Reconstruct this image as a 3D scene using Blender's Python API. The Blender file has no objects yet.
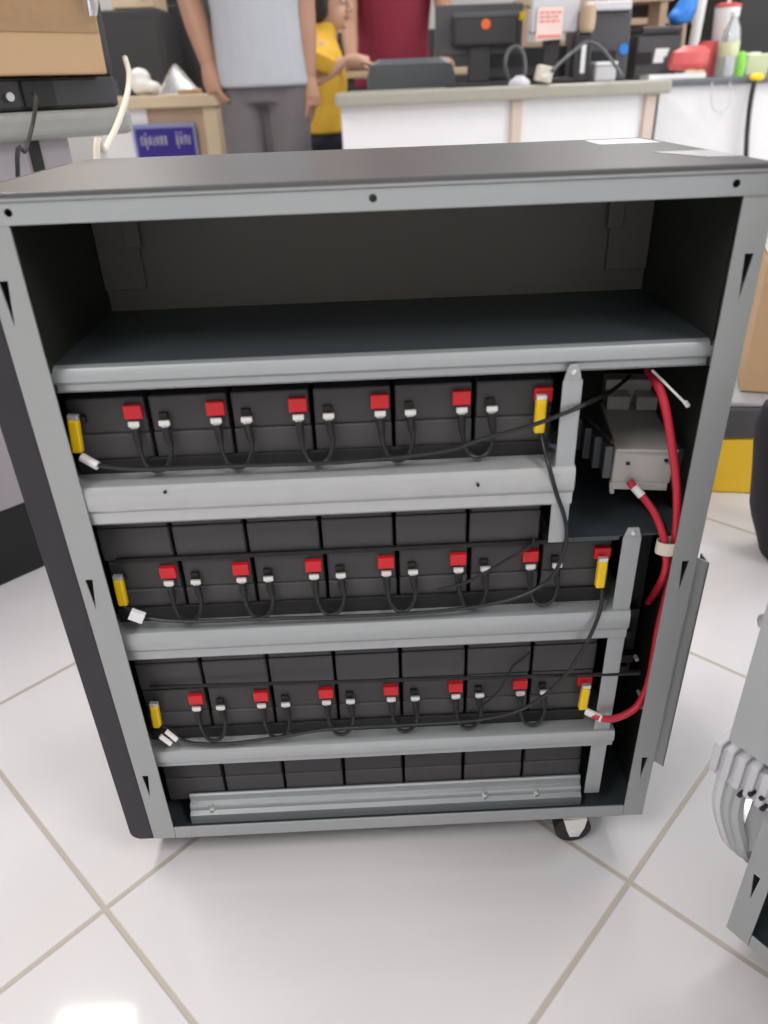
import bpy, bmesh, math, random
from mathutils import Vector, Matrix, Euler
from mathutils.geometry import tessellate_polygon

random.seed(7)
SC = bpy.context.scene
COL = SC.collection
PI = math.pi

# ------------------------------------------------------------------ camera
CAM = Vector((-.0106, -.5323, .7557))
YAW, PITCH, ROLL, FPX = .0129, .5258, .0386, 736.52
_f = Vector((math.sin(YAW) * math.cos(PITCH), math.cos(YAW) * math.cos(PITCH), -math.sin(PITCH)))
_r = Vector((math.cos(YAW), -math.sin(YAW), 0))
_d = _f.cross(_r)
_R = _r * math.cos(ROLL) + _d * math.sin(ROLL)
_D = -_r * math.sin(ROLL) + _d * math.cos(ROLL)
cd = bpy.data.cameras.new('camera')
cam = bpy.data.objects.new('camera', cd)
COL.objects.link(cam)
m = Matrix.Identity(4)
for i in range(3):
    m[i][0] = _R[i]; m[i][1] = -_D[i]; m[i][2] = -_f[i]; m[i][3] = CAM[i]
cam.matrix_world = m
cd.sensor_fit = 'VERTICAL'
cd.sensor_height = 36
cd.lens = FPX / 1024 * 36
cd.clip_start = .01
cd.dof.use_dof = True
cd.dof.focus_distance = .78
cd.dof.aperture_fstop = 5.0
SC.camera = cam


def ray(px, py):
    return _R * ((px - 384) / FPX) + _D * ((py - 512) / FPX) + _f


def at(px, py, Y):
    d = ray(px, py)
    return CAM + d * ((Y - CAM.y) / d.y)


# ------------------------------------------------------------------ materials
def mat(name, col, rough=.5, metal=0., spec=.5, noise=0., nscale=20., bump=0., bscale=60., rvar=0., alpha=1., trans=0., emit=None, coat=0.):
    M = bpy.data.materials.new(name)
    M.use_nodes = True
    nt = M.node_tree
    b = nt.nodes['Principled BSDF']
    b.inputs['Base Color'].default_value = (*col, 1)
    b.inputs['Roughness'].default_value = rough
    b.inputs['Metallic'].default_value = metal
    b.inputs['Specular IOR Level'].default_value = spec
    b.inputs['Alpha'].default_value = alpha
    b.inputs['Transmission Weight'].default_value = trans
    b.inputs['Coat Weight'].default_value = coat
    if emit:
        b.inputs['Emission Color'].default_value = (*col, 1)
        b.inputs['Emission Strength'].default_value = emit
    tc = nt.nodes.new('ShaderNodeTexCoord')
    n = nt.nodes.new('ShaderNodeTexNoise')
    n.inputs['Scale'].default_value = nscale
    n.inputs['Detail'].default_value = 4
    nt.links.new(tc.outputs['Object'], n.inputs['Vector'])
    if noise:
        mx = nt.nodes.new('ShaderNodeMix'); mx.data_type = 'RGBA'
        mx.inputs[6].default_value = (*[c * (1 - noise) for c in col], 1)
        mx.inputs[7].default_value = (*[min(1, c * (1 + noise)) for c in col], 1)
        nt.links.new(n.outputs['Fac'], mx.inputs[0])
        nt.links.new(mx.outputs[2], b.inputs['Base Color'])
    if rvar:
        mr = nt.nodes.new('ShaderNodeMapRange')
        mr.inputs[3].default_value = max(0, rough - rvar); mr.inputs[4].default_value = rough + rvar
        nt.links.new(n.outputs['Fac'], mr.inputs[0]); nt.links.new(mr.outputs[0], b.inputs['Roughness'])
    if bump:
        n2 = nt.nodes.new('ShaderNodeTexNoise'); n2.inputs['Scale'].default_value = bscale
        nt.links.new(tc.outputs['Object'], n2.inputs['Vector'])
        bp = nt.nodes.new('ShaderNodeBump'); bp.inputs['Strength'].default_value = bump; bp.inputs['Distance'].default_value = .01
        nt.links.new(n2.outputs['Fac'], bp.inputs['Height']); nt.links.new(bp.outputs[0], b.inputs['Normal'])
    return M


M = dict(
    steel=mat('galvanised_steel', (.43, .455, .47), .4, .5, noise=.05, nscale=14, rvar=.06),
    post=mat('post_steel', (.39, .405, .41), .48, .32, noise=.04, nscale=9),
    film=mat('film_covered_steel', (.50, .515, .525), .28, .45, noise=.05, nscale=25, bump=.2, bscale=38),
    dark_sheet=mat('dark_sheet_metal', (.05, .05, .052), .42, .1, noise=.08),
    top_sheet=mat('grey_textured_sheet', (.115, .115, .118), .36, .35, noise=.05, nscale=200),
    inner=mat('inner_dark_sheet', (.125, .12, .105), .55, .2, noise=.1, nscale=6),
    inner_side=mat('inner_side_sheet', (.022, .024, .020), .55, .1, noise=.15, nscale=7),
    shelf=mat('shelf_sheet', (.065, .08, .09), .4, .3, noise=.1, nscale=8),
    bezel=mat('charcoal_plastic', (.026, .023, .031), .55, noise=.05, nscale=60),
    batt=mat('battery_case', (.06, .058, .061), .5, noise=.08, nscale=30),
    batt2=mat('battery_lid', (.045, .043, .046), .5, noise=.08, nscale=30),
    black=mat('black_plastic', (.007, .007, .009), .6, noise=.05),
    rubber=mat('black_rubber', (.015, .015, .016), .6, noise=.05),
    cable=mat('black_cable', (.016, .017, .018), .38, noise=.05),
    red=mat('red_plastic', (.62, .012, .02), .4, noise=.04),
    redc=mat('red_cable', (.55, .02, .045), .35, noise=.04),
    yellow=mat('yellow_sleeve', (.95, .62, .008), .4, noise=.05),
    white=mat('white_plastic', (.82, .81, .80), .4, noise=.02),
    tin=mat('tin_metal', (.80, .80, .78), .3, .6, noise=.03),
    paper=mat('white_paper', (.86, .86, .88), .7, noise=.02),
    beige_mod=mat('grey_beige_plastic', (.50, .48, .46), .5, noise=.04),
    fin=mat('dark_aluminium', (.10, .11, .12), .45, .4, noise=.05),
    cream=mat('cream_cable', (.72, .66, .56), .5, noise=.03),
    card=mat('cardboard', (.52, .34, .19), .75, noise=.06, nscale=12),
    tape=mat('clear_tape', (.36, .22, .11), .1, spec=.8, noise=.05, bump=.35, bscale=22),
    deskgrey=mat('desk_grey_laminate', (.30, .30, .28), .35, noise=.04),
    deskpanel=mat('desk_panel', (.36, .33, .36), .5, noise=.04),
    cwhite=mat('counter_white', (.80, .79, .80), .45, noise=.02),
    ctop=mat('counter_grey_top', (.36, .345, .29), .35, noise=.05),
    wood=mat('light_wood', (.62, .50, .43), .5, noise=.08, nscale=10),
    beige=mat('beige_wood', (.66, .53, .36), .5, noise=.08, nscale=8),
    signblue=mat('sign_blue', (.03, .015, .22), .35, noise=.03),
    signrim=mat('sign_rim', (.25, .28, .50), .4, noise=.03),
    signtxt=mat('sign_lettering', (.62, .60, .72), .4, noise=.02),
    skin=mat('skin', (.43, .235, .155), .55, noise=.06, nscale=25),
    skin2=mat('fair_skin', (.66, .40, .29), .55, noise=.06, nscale=25),
    hair=mat('black_hair', (.03, .02, .018), .5, noise=.2, nscale=80),
    shirt=mat('grey_shirt', (.46, .48, .52), .85, noise=.05, bump=.5, bscale=9),
    pants=mat('grey_trousers', (.15, .14, .145), .85, noise=.08, bump=.5, bscale=9),
    navy=mat('navy_trousers', (.025, .028, .05), .85, noise=.08),
    yshirt=mat('yellow_shirt', (.85, .50, .05), .8, noise=.05, bump=.4, bscale=10),
    maroon=mat('maroon_shirt', (.26, .025, .055), .8, noise=.06, bump=.4, bscale=8),
    blackcloth=mat('black_cloth', (.02, .018, .024), .85, noise=.1, bump=.4, bscale=14),
    chairgrey=mat('grey_leatherette', (.13, .145, .16), .38, noise=.05),
    eq=mat('equipment_dark', (.035, .034, .038), .45, noise=.06),
    eq2=mat('equipment_charcoal', (.075, .073, .08), .45, noise=.06),
    greyw=mat('pale_grey_plastic', (.62, .62, .66), .5, noise=.03),
    pink=mat('pink_note', (.92, .70, .66), .7, noise=.02),
    pinkred=mat('red_print', (.80, .30, .25), .7, noise=.05),
    orange=mat('orange_sticker', (.80, .15, .03), .5),
    tan=mat('tan_wood', (.50, .36, .25), .5, noise=.08, nscale=8),
    dkwood=mat('dark_wood', (.06, .045, .04), .5, noise=.15, nscale=8),
    blue=mat('blue_plastic', (.03, .22, .70), .4, noise=.05),
    green=mat('green_plastic', (.25, .65, .08), .4, noise=.05),
    palegreen=mat('pale_green_box', (.62, .66, .42), .6, noise=.06),
    redpack=mat('red_packet', (.62, .10, .10), .45, noise=.25, nscale=30),
    clear=mat('clear_plastic', (.85, .88, .92), .08, trans=.75, noise=.02),
    wall=mat('wall_paint', (.72, .71, .70), .8, noise=.02),
    ceil=mat('ceiling_paint', (.82, .82, .82), .8, noise=.02),
    shadowbox=mat('dark_green_cabinet', (.03, .032, .03), .6, noise=.1),
    mustard=mat('mustard_box', (.92, .58, .03), .6, noise=.04),
    lightgrey=mat('light_grey_sheet', (.44, .46, .475), .42, .3, noise=.03),
    eyew=mat('eye_white', (.8, .78, .76), .3, noise=.02),
    lip=mat('lip', (.45, .16, .14), .5, noise=.04),
)


def floor_material():
    F = bpy.data.materials.new('glossy_white_tile'); F.use_nodes = True
    nt = F.node_tree; b = nt.nodes['Principled BSDF']; L = nt.links.new
    N = nt.nodes.new
    tc = N('ShaderNodeTexCoord')
    mp = N('ShaderNodeMapping'); mp.vector_type = 'TEXTURE'
    mp.inputs['Location'].default_value = (-.3201, -.0517, 0)
    mp.inputs['Rotation'].default_value = (0, 0, .786)
    mp.inputs['Scale'].default_value = (.4, .4, 1)
    L(tc.outputs['Object'], mp.inputs['Vector'])
    sp = N('ShaderNodeSeparateXYZ'); L(mp.outputs[0], sp.inputs[0])

    def edge(o):
        fr = N('ShaderNodeMath'); fr.operation = 'FRACT'; L(o, fr.inputs[0])
        sb = N('ShaderNodeMath'); sb.operation = 'SUBTRACT'; sb.inputs[1].default_value = .5; L(fr.outputs[0], sb.inputs[0])
        ab = N('ShaderNodeMath'); ab.operation = 'ABSOLUTE'; L(sb.outputs[0], ab.inputs[0])
        return ab.outputs[0]
    mx = N('ShaderNodeMath'); mx.operation = 'MAXIMUM'
    L(edge(sp.outputs[0]), mx.inputs[0]); L(edge(sp.outputs[1]), mx.inputs[1])
    mr = N('ShaderNodeMapRange'); mr.inputs[1].default_value = .4905; mr.inputs[2].default_value = .4955
    L(mx.outputs[0], mr.inputs[0])
    n = N('ShaderNodeTexNoise'); n.inputs['Scale'].default_value = 5; n.inputs['Detail'].default_value = 5
    L(tc.outputs['Object'], n.inputs['Vector'])
    c1 = N('ShaderNodeMix'); c1.data_type = 'RGBA'
    c1.inputs[6].default_value = (.625, .607, .62, 1); c1.inputs[7].default_value = (.68, .662, .675, 1)
    L(n.outputs['Fac'], c1.inputs[0])
    c2 = N('ShaderNodeMix'); c2.data_type = 'RGBA'
    c2.inputs[7].default_value = (.43, .385, .335, 1)
    L(mr.outputs[0], c2.inputs[0]); L(c1.outputs[2], c2.inputs[6]); L(c2.outputs[2], b.inputs['Base Color'])
    rr = N('ShaderNodeMapRange'); rr.inputs[3].default_value = .07; rr.inputs[4].default_value = .5
    L(mr.outputs[0], rr.inputs[0]); L(rr.outputs[0], b.inputs['Roughness'])
    iv = N('ShaderNodeMath'); iv.operation = 'SUBTRACT'; iv.inputs[0].default_value = 1; L(mr.outputs[0], iv.inputs[1])
    bp = N('ShaderNodeBump'); bp.inputs['Strength'].default_value = .5; bp.inputs['Distance'].default_value = .002
    L(iv.outputs[0], bp.inputs['Height']); L(bp.outputs[0], b.inputs['Normal'])
    return F


# ------------------------------------------------------------------ mesh builder
def smooth_path(pts, n=6, closed=False):
    P = [Vector(p) for p in pts]
    if len(P) < 3:
        return P
    out = []
    for i in range(len(P) - 1):
        p0 = P[max(i - 1, 0)]; p1 = P[i]; p2 = P[i + 1]; p3 = P[min(i + 2, len(P) - 1)]
        for k in range(n):
            t = k / n
            out.append(.5 * ((2 * p1) + (-p0 + p2) * t + (2 * p0 - 5 * p1 + 4 * p2 - p3) * t * t + (-p0 + 3 * p1 - 3 * p2 + p3) * t ** 3))
    out.append(P[-1])
    return out


class MB:
    def __init__(s):
        s.v = []; s.f = []; s.sm = []

    def add(s, vs, fs, smooth=False):
        o = len(s.v)
        s.v += [Vector(v) for v in vs]
        for f in fs:
            s.f.append([o + i for i in f]); s.sm.append(smooth)
        return s

    def box(s, c, d, rot=None):
        c = Vector(c); h = Vector(d) / 2
        vs = []
        for x in (-1, 1):
            for y in (-1, 1):
                for z in (-1, 1):
                    p = Vector((x * h.x, y * h.y, z * h.z))
                    if rot is not None:
                        p = rot @ p
                    vs.append(c + p)
        return s.add(vs, [(0, 1, 3, 2), (4, 6, 7, 5), (0, 4, 5, 1), (2, 3, 7, 6), (0, 2, 6, 4), (1, 5, 7, 3)])

    def span(s, x0, x1, y0, y1, z0, z1):
        return s.box(((x0 + x1) / 2, (y0 + y1) / 2, (z0 + z1) / 2), (abs(x1 - x0), abs(y1 - y0), abs(z1 - z0)))

    def prism(s, poly, fn, t0, t1, holes=()):
        """poly of 2-D points, fn(a, b, t) -> 3-D; extruded from t0 to t1, with holes"""
        loops = [list(poly)] + [list(h) for h in holes]
        flat = [p for l in loops for p in l]
        tri = tessellate_polygon([[Vector((p[0], p[1], 0)) for p in l] for l in loops])
        n = len(flat)
        vs = [fn(a, b, t0) for a, b in flat] + [fn(a, b, t1) for a, b in flat]
        fs = [tuple(t) for t in tri] + [tuple(i + n for i in reversed(t)) for t in tri]
        o = 0
        for l in loops:
            k = len(l)
            for i in range(k):
                j = (i + 1) % k
                fs.append((o + i, o + j, o + j + n, o + i + n))
            o += k
        return s.add(vs, fs)

    def profile_x(s, prof, x0, x1, thick=.0015, smooth=True):
        """open sheet profile (y, z) with thickness swept along x"""
        P = [Vector((0, a, b)) for a, b in prof]
        off = []
        for i, p in enumerate(P):
            t = (P[min(i + 1, len(P) - 1)] - P[max(i - 1, 0)]).normalized()
            nrm = Vector((0, -t.z, t.y))
            off.append(p + nrm * thick)
        ring = P + off[::-1]
        n = len(ring)
        vs = [Vector((x0, p.y, p.z)) for p in ring] + [Vector((x1, p.y, p.z)) for p in ring]
        fs = [(i, (i + 1) % n, (i + 1) % n + n, i + n) for i in range(n)]
        k = len(P)
        for i in range(k - 1):
            fs.append((i, i + 1, n - 2 - i, n - 1 - i))
            fs.append((n + i, 2 * n - 1 - i, 2 * n - 2 - i, n + i + 1))
        return s.add(vs, fs, smooth)

    def tube(s, pts, r, n=8, path=0, cap=True, smooth=True):
        P = smooth_path(pts, path) if path else [Vector(p) for p in pts]
        R = r if isinstance(r, (list, tuple)) else [r] * len(P)
        if len(R) != len(P):
            R = [R[0] + (R[-1] - R[0]) * i / (len(P) - 1) for i in range(len(P))] if len(R) == 2 else \
                [R[min(int(i / (len(P) - 1) * (len(R) - 1)), len(R) - 2)] * (1 - (i / (len(P) - 1) * (len(R) - 1) - min(int(i / (len(P) - 1) * (len(R) - 1)), len(R) - 2))) +
                 R[min(int(i / (len(P) - 1) * (len(R) - 1)), len(R) - 2) + 1] * (i / (len(P) - 1) * (len(R) - 1) - min(int(i / (len(P) - 1) * (len(R) - 1)), len(R) - 2)) for i in range(len(P))]
        t0 = (P[1] - P[0]).normalized()
        u = t0.orthogonal().normalized()
        vs = []; fs = []
        for i, p in enumerate(P):
            t = (P[min(i + 1, len(P) - 1)] - P[max(i - 1, 0)]).normalized()
            u = (u - t * u.dot(t)).normalized(); w = t.cross(u)
            for k in range(n):
                a = 2 * PI * k / n
                vs.append(p + (u * math.cos(a) + w * math.sin(a)) * R[i])
        for i in range(len(P) - 1):
            for k in range(n):
                fs.append((i * n + k, i * n + (k + 1) % n, (i + 1) * n + (k + 1) % n, (i + 1) * n + k))
        if cap:
            fs.append(tuple(range(n))[::-1]); fs.append(tuple((len(P) - 1) * n + k for k in range(n)))
        return s.add(vs, fs, smooth)

    def lathe(s, prof, c=(0, 0, 0), n=20, axis='z', smooth=True):
        c = Vector(c); vs = []; fs = []
        for r, h in prof:
            for k in range(n):
                a = 2 * PI * k / n
                x, y = r * math.cos(a), r * math.sin(a)
                p = {'z': (x, y, h), 'x': (h, x, y), 'y': (x, h, y)}[axis]
                vs.append(c + Vector(p))
        for i in range(len(prof) - 1):
            for k in range(n):
                fs.append((i * n + k, i * n + (k + 1) % n, (i + 1) * n + (k + 1) % n, (i + 1) * n + k))
        fs.append(tuple(range(n))[::-1]); fs.append(tuple((len(prof) - 1) * n + k for k in range(n)))
        return s.add(vs, fs, smooth)

    def ell(s, c, r, n=14, rot=None):
        c = Vector(c); vs = []; fs = []
        for i in range(n + 1):
            th = PI * i / n
            for k in range(2 * n):
                a = PI * k / n
                p = Vector((r[0] * math.sin(th) * math.cos(a), r[1] * math.sin(th) * math.sin(a), r[2] * math.cos(th)))
                if rot is not None:
                    p = rot @ p
                vs.append(c + p)
        w = 2 * n
        for i in range(n):
            for k in range(w):
                fs.append((i * w + k, i * w + (k + 1) % w, (i + 1) * w + (k + 1) % w, (i + 1) * w + k))
        return s.add(vs, fs, True)

    def loft(s, rings, n=20, smooth=True):
        """rings: (centre, rx, ry[, rot]) ellipses in the horizontal plane"""
        vs = []; fs = []
        for rg in rings:
            c = Vector(rg[0]); rot = rg[3] if len(rg) > 3 else None
            for k in range(n):
                a = 2 * PI * k / n
                p = Vector((rg[1] * math.cos(a), rg[2] * math.sin(a), 0))
                vs.append(c + (rot @ p if rot is not None else p))
        for i in range(len(rings) - 1):
            for k in range(n):
                fs.append((i * n + k, i * n + (k + 1) % n, (i + 1) * n + (k + 1) % n, (i + 1) * n + k))
        fs.append(tuple(range(n))[::-1]); fs.append(tuple((len(rings) - 1) * n + k for k in range(n)))
        return s.add(vs, fs, smooth)

    def build(s, name, material, parent=None, bevel=0., seg=2, world=True, voxel=0., sub=0):
        me = bpy.data.meshes.new(name)
        inv = wm(parent).inverted() if (parent is not None and world) else Matrix.Identity(4)
        me.from_pydata([inv @ v for v in s.v], [], s.f)
        for p, f in zip(me.polygons, s.sm):
            p.use_smooth = f
        bm = bmesh.new(); bm.from_mesh(me)
        bmesh.ops.remove_doubles(bm, verts=bm.verts, dist=1e-7)
        bmesh.ops.recalc_face_normals(bm, faces=bm.faces)
        bm.to_mesh(me); bm.free()
        if any(s.sm):
            me.set_sharp_from_angle(angle=math.radians(32))
        me.materials.append(material)
        o = bpy.data.objects.new(name, me)
        COL.objects.link(o)
        if parent is not None:
            o.parent = parent
        if voxel:
            md = o.modifiers.new('remesh', 'REMESH'); md.mode = 'VOXEL'; md.voxel_size = voxel; md.use_smooth_shade = True
            ms = o.modifiers.new('smooth', 'SMOOTH'); ms.factor = .5; ms.iterations = 3
            dg = bpy.context.evaluated_depsgraph_get()
            nm = bpy.data.meshes.new_from_object(o.evaluated_get(dg))
            o.modifiers.clear(); o.data = nm
            for p in nm.polygons:
                p.use_smooth = True
            if not nm.materials:
                nm.materials.append(material)
        if bevel:
            bv = o.modifiers.new('bevel', 'BEVEL'); bv.width = bevel; bv.segments = seg; bv.limit_method = 'ANGLE'; bv.angle_limit = .6
            bv.harden_normals = False
        return o


def wm(o):
    return wm(o.parent) @ o.matrix_basis if o.parent else o.matrix_basis.copy()


def tag(o, label, cat, group=None):
    o['label'] = label; o['category'] = cat
    if group:
        o['group'] = group
    return o


def thing(name, loc, label, cat, group=None, rz=0.):
    o = bpy.data.objects.new(name, None)
    o.empty_display_size = .05
    COL.objects.link(o)
    o.matrix_world = Matrix.Translation(Vector(loc)) @ Matrix.Rotation(rz, 4, 'Z')
    return tag(o, label, cat, group)


def struct(o):
    o['kind'] = 'structure'
    return o


def dup(root, loc, label, group=None):
    r = root.copy(); COL.objects.link(r)
    r.matrix_world = Matrix.Translation(Vector(loc)) @ Matrix.Rotation(root.rotation_euler.z, 4, 'Z')
    r['label'] = label
    if group:
        r['group'] = group
    for ch in list(root.children):
        c = ch.copy(); COL.objects.link(c); c.parent = r
        for g in list(ch.children):
            d = g.copy(); COL.objects.link(d); d.parent = c
    return r


# ------------------------------------------------------------------ room
struct(MB().span(-4, 4, -3, 6, -.05, 0).build('floor', floor_material()))
struct(MB().span(-4, 4, -3, 6, 2.7, 2.75).build('ceiling', M['ceil']))
struct(MB().span(-4, 4, 6, 6.1, -.05, 2.75).build('wall_back', M['wall']))
struct(MB().span(-4, 4, -3.1, -3, -.05, 2.75).build('wall_front', M['wall']))
struct(MB().span(-4.1, -4, -3.1, 6.1, -.05, 2.75).build('wall_left', M['wall']))
struct(MB().span(4, 4.1, -3.1, 6.1, -.05, 2.75).build('wall_right', M['wall']))


# ------------------------------------------------------------------ cabinet shell (shared by the two cabinets)
HW, DEP, ZT, ZB = .25, .264, .699, .042


def cabinet_shell(T, sx, fz=.114):
    """open battery cabinet; the rear flange is at +x when sx = 1"""
    W = T.matrix_world

    def B(mb, name, mt, parent=T, **k):
        mb.v = [W @ Vector((v.x * sx, v.y, v.z)) for v in mb.v]
        return mb.build(name, mt, parent, **k)
    fxz = lambda a, b, t: Vector((a, t, b))
    # posts with triangular notches cut through
    notch = lambda x, z, w=.0065, h=.033: [(x - w / 2, z), (x + w / 2, z), (x - .001, z - h)]
    lh = [notch(-.2625, z) for z in (.646, .392, .143)]
    rh = [notch(.261, z) for z in (.644, .383, .134)]
    pl = MB().prism([(-.272, ZB), (-.248, ZB), (-.248, ZT - .016), (-.272, ZT - .016)], fxz, 0, .0015, lh)
    pl.span(-.272, -.2705, .0015, .02, ZB, ZT - .016)
    B(pl, 'corner_post', M['post'])
    pr = MB().prism([(.249, ZB), (.271, ZB), (.271, ZT - .016), (.249, ZT - .016)], fxz, 0, .0015, rh)
    pr.span(.2695, .271, .0015, .006, ZB, ZT - .016)
    p = B(pr, 'corner_post', M['post'])
    fl = MB().prism([(.271, fz + .011), (.2845, fz), (.2845, .377), (.271, .384)], fxz, .004, .0055)
    fl.span(.2835, .285, .004, .02, fz, .377)
    B(fl, 'rear_flange', M['post'], p)
    # rails
    hole = lambda x: [(x + .0027 * math.cos(a * PI / 6), .690 + .0027 * math.sin(a * PI / 6)) for a in range(12)]
    B(MB().prism([(-.272, ZT - .017), (.271, ZT - .017), (.271, ZT - .0025), (-.272, ZT - .0025)], fxz, -.001, .0006, [hole(-.246), hole(-.003), hole(.242)])
      .span(-.272, .271, .0006, .02, ZT - .0045, ZT - .0025), 'top_rail', M['steel'], bevel=.0005)
    B(MB().span(-.2475, .2485, -.0005, .0015, ZB, ZB + .017), 'base_rail', M['post'], bevel=.0006)
    B(MB().span(-.2695, .2665, .0017, DEP - .002, ZB, ZB + .0025), 'base_floor', M['shelf'])
    # top cover: thin sheet with a folded front lip
    tp = B(MB().prism([(-.2765, -.003), (.269, -.003), (.268, .245), (.236, .262), (-.269, .295), (-.2765, .285)] if False else
                      [(-.2765, -.003), (.2665, -.003), (.2665, DEP), (-.2765, DEP)], lambda a, b, t: Vector((a, b, t)), ZT, ZT + .0035), 'top_cover', M['top_sheet'], bevel=.001)
    B(MB().span(-.2755, .2655, -.0022, 0, ZT - .002, ZT), 'cover_lip', M['steel'], tp)
    # far skin of the box and its end panels
    B(MB().span(-.2715, .268, DEP - .002, DEP + .001, ZB, ZT), 'back_panel', M['inner'])
    B(MB().span(-.2715, -.27, .002, DEP, ZB, ZT), 'front_end_panel', M['inner_side'])
    B(MB().span(.2665, .268, .006, DEP, ZB, ZT - .003), 'rear_end_panel', M['inner_side'])
    B(MB().span(-.2515, -.2500, .010, .172, .5595, ZT - .006), 'liner_panel', M['inner_side'])
    B(MB().span(.2505, .252, .010, .172, .5595, ZT - .006), 'liner_panel', M['inner_side'])
    B(MB().span(-.25, .2505, .170, .172, .5585, ZT - .004), 'bay_back_panel', M['inner'])
    # charcoal front bezel, a thick moulded door
    r = .012
    pts = [(-.2735, .040), (-.2735, ZT), (-.2975, ZT)] + \
          [(-.2975 + r - r * math.cos(a), .040 + r - r * math.sin(a)) for a in [i * PI / 12 for i in range(7)]]
    B(MB().prism(pts, fxz, .002, DEP + .002), 'front_bezel', M['bezel'], bevel=.002)
    return tp, B


K = thing('battery_cabinet', (0, 0, 0), 'open grey steel battery cabinet on casters with three trays of batteries and red cabling', 'cabinet')
TOP, B1 = cabinet_shell(K, 1)

# stickers on the top cover
MB().prism([(.238, .14), (.258, .129), (.263, .052), (.224, .058)][::1] if False else [(.218, .10), (.262, .10), (.264, .045), (.240, .045)],
           lambda a, b, t: Vector((a, b, t)), ZT + .0036, ZT + .0040).build('silver_sticker', M['steel'], TOP)
MB().prism([(.205, .195), (.258, .195), (.255, .245), (.205, .245)], lambda a, b, t: Vector((a, b, t)), ZT + .0036, ZT + .0040).build('white_sticker', M['paper'], TOP)

# upper bay: rear corner brackets
for sg_ in (-1, 1):
    mb_ = MB().span(sg_ * .2495, sg_ * .214, .163, .1645, .60, .692).span(sg_ * .2495, sg_ * .248, .1645, .169, .60, .692)
    mb_.span(sg_ * .214, sg_ * .2125, .1645, .1695, .60, .692).span(sg_ * .2225, sg_ * .2085, .160, .163, .637, .660)
    mb_.build('corner_bracket', M['inner'], K, bevel=.0006)


def tray(name, x0, x1, zt, zb, yf, mt, back=DEP - .004):
    h = zt - zb
    prof = [(back, zt), (.03, zt), (yf + .006, zt), (yf + .0025, zt - .0015), (yf + .0005, zt - .005), (yf, zt - .010), (yf, zt - h * .55), (yf + .0012, zt - h * .62),
            (yf + .003, zt - h * .68), (yf + .003, zb + .002), (yf + .0045, zb), (yf + .012, zb)]
    return MB().profile_x(prof, x0, x1).build(name, mt, K)


tray('shelf', -.264, .2640, .579, .558, .009, M['steel'])
t2 = tray('battery_tray', -.264, .155, .4805, .4425, .0022, M['film'])
t3 = tray('battery_tray', -.264, .2235, .3235, .2885, .008, M['steel'])
t4 = tray('battery_tray', -.264, .2280, .1665, .1415, .008, M['steel'])
# dark painted floor of the upper bay
MB().span(-.2498, .2503, .016, .1695, .5792, .5798).build('bay_floor', M['shelf'], K)
# bottom tray with a stepped front
MB().profile_x([(.24, .066), (.0285, .066), (.0285, .079), (.0265, .0795), (.0250, .078), (.0245, .070), (.0205, .0685), (.0195, .067), (.019, .061), (.014, .059), (.0135, .0465)], -.232, .205).build('battery_tray', M['steel'], K)
# screws of the trays
for (px, py, Y, r) in ((165, 492, .0005, .0014), (478, 485, .0005, .0014)):
    p = at(px, py, Y); MB().lathe([(r, -.001), (r, .0005)], p, 10, 'y').build('rivet_hole', M['black'], t2)
for x in (-.208, .097, .155):
    MB().lathe([(.0028, 0), (.0028, .004), (.0016, .0045), (.0016, .010)], (x, .018, .061), 12, 'z').build('bolt', M['tin'], K)
# right hand side brackets of the battery stack
b1 = MB().span(.1385, .1540, .0055, .0075, .405, .553).prism([(.139, .553), (.153, .553), (.151, .562), (.149, .566), (.143, .566), (.141, .562)], lambda a, b, t: Vector((a, t, b)), .0055, .0075).span(.1525, .1540, .0075, .03, .405, .553).build('upright_bracket', M['steel'], K, bevel=.0005)
MB().lathe([(.0024, 0), (.0022, -.002), (.001, -.0028)], (.146, .0055, .560), 12, 'y').build('screw', M['tin'], b1)
b2 = MB().span(.2070, .2235, .0125, .0145, .0665, .402).prism([(.2075, .402), (.2230, .402), (.220, .412), (.210, .412)], lambda a, b, t: Vector((a, t, b)), .0125, .0145).span(.2220, .2235, .0145, .035, .0665, .402).build('upright_bracket', M['steel'], K, bevel=.0005)
MB().lathe([(.0024, 0), (.0022, -.002), (.001, -.0028)], (.2150, .0125, .407), 12, 'y').build('screw', M['tin'], b2)
# compartment floor beside the top row
MB().span(.158, .2660, .016, DEP - .004, .4015, .4035).span(.158, .204, .0145, .0165, .399, .4035).build('compartment_floor', M['shelf'], K)
MB().span(.227, .2660, .060, DEP - .004, .2, .2015).build('compartment_floor', M['inner_side'], K)
MB().span(.2235, .2265, .035, DEP - .004, .07, .3995).build('divider_plate', M['inner_side'], K)
MB().span(.1555, .1575, .035, DEP - .004, .405, .556).build('divider_plate', M['inner_side'], K)
# retaining bars across battery fronts
MB().span(-.2465, .2035, .0262, .0292, .3905, .3945).build('retaining_bar', M['black'], K)
MB().tube([(-.2445, .0262, .2412), (.2440, .0122, .2412)], .0019, 8).build('retaining_bar', M['black'], K)
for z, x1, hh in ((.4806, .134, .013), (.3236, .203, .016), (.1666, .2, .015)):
    MB().span(-.2565, x1, .0262, .0295, z, z + hh).build('black_strip', M['black'], K, bevel=.001)  # plain black band across the foot of each battery row
# dark board behind the lower right gap, with connectors
MB().span(.228, .2500, .05, .056, .21, .395).build('circuit_board', M['black'], K)
for z, w in ((.215, .012), (.23, .016), (.262, .01), (.29, .014)):
    MB().span(.232, .232 + w, .04, .05, z, z + .01).build('connector', M['rubber'], K, bevel=.001)
for px, py in ((637, 660), (640, 695), (642, 708)):
    p = at(px, py, .03); MB().lathe([(.0022, 0), (.0022, .006)], p, 8, 'y').build('bolt', M['tin'], K)
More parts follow.
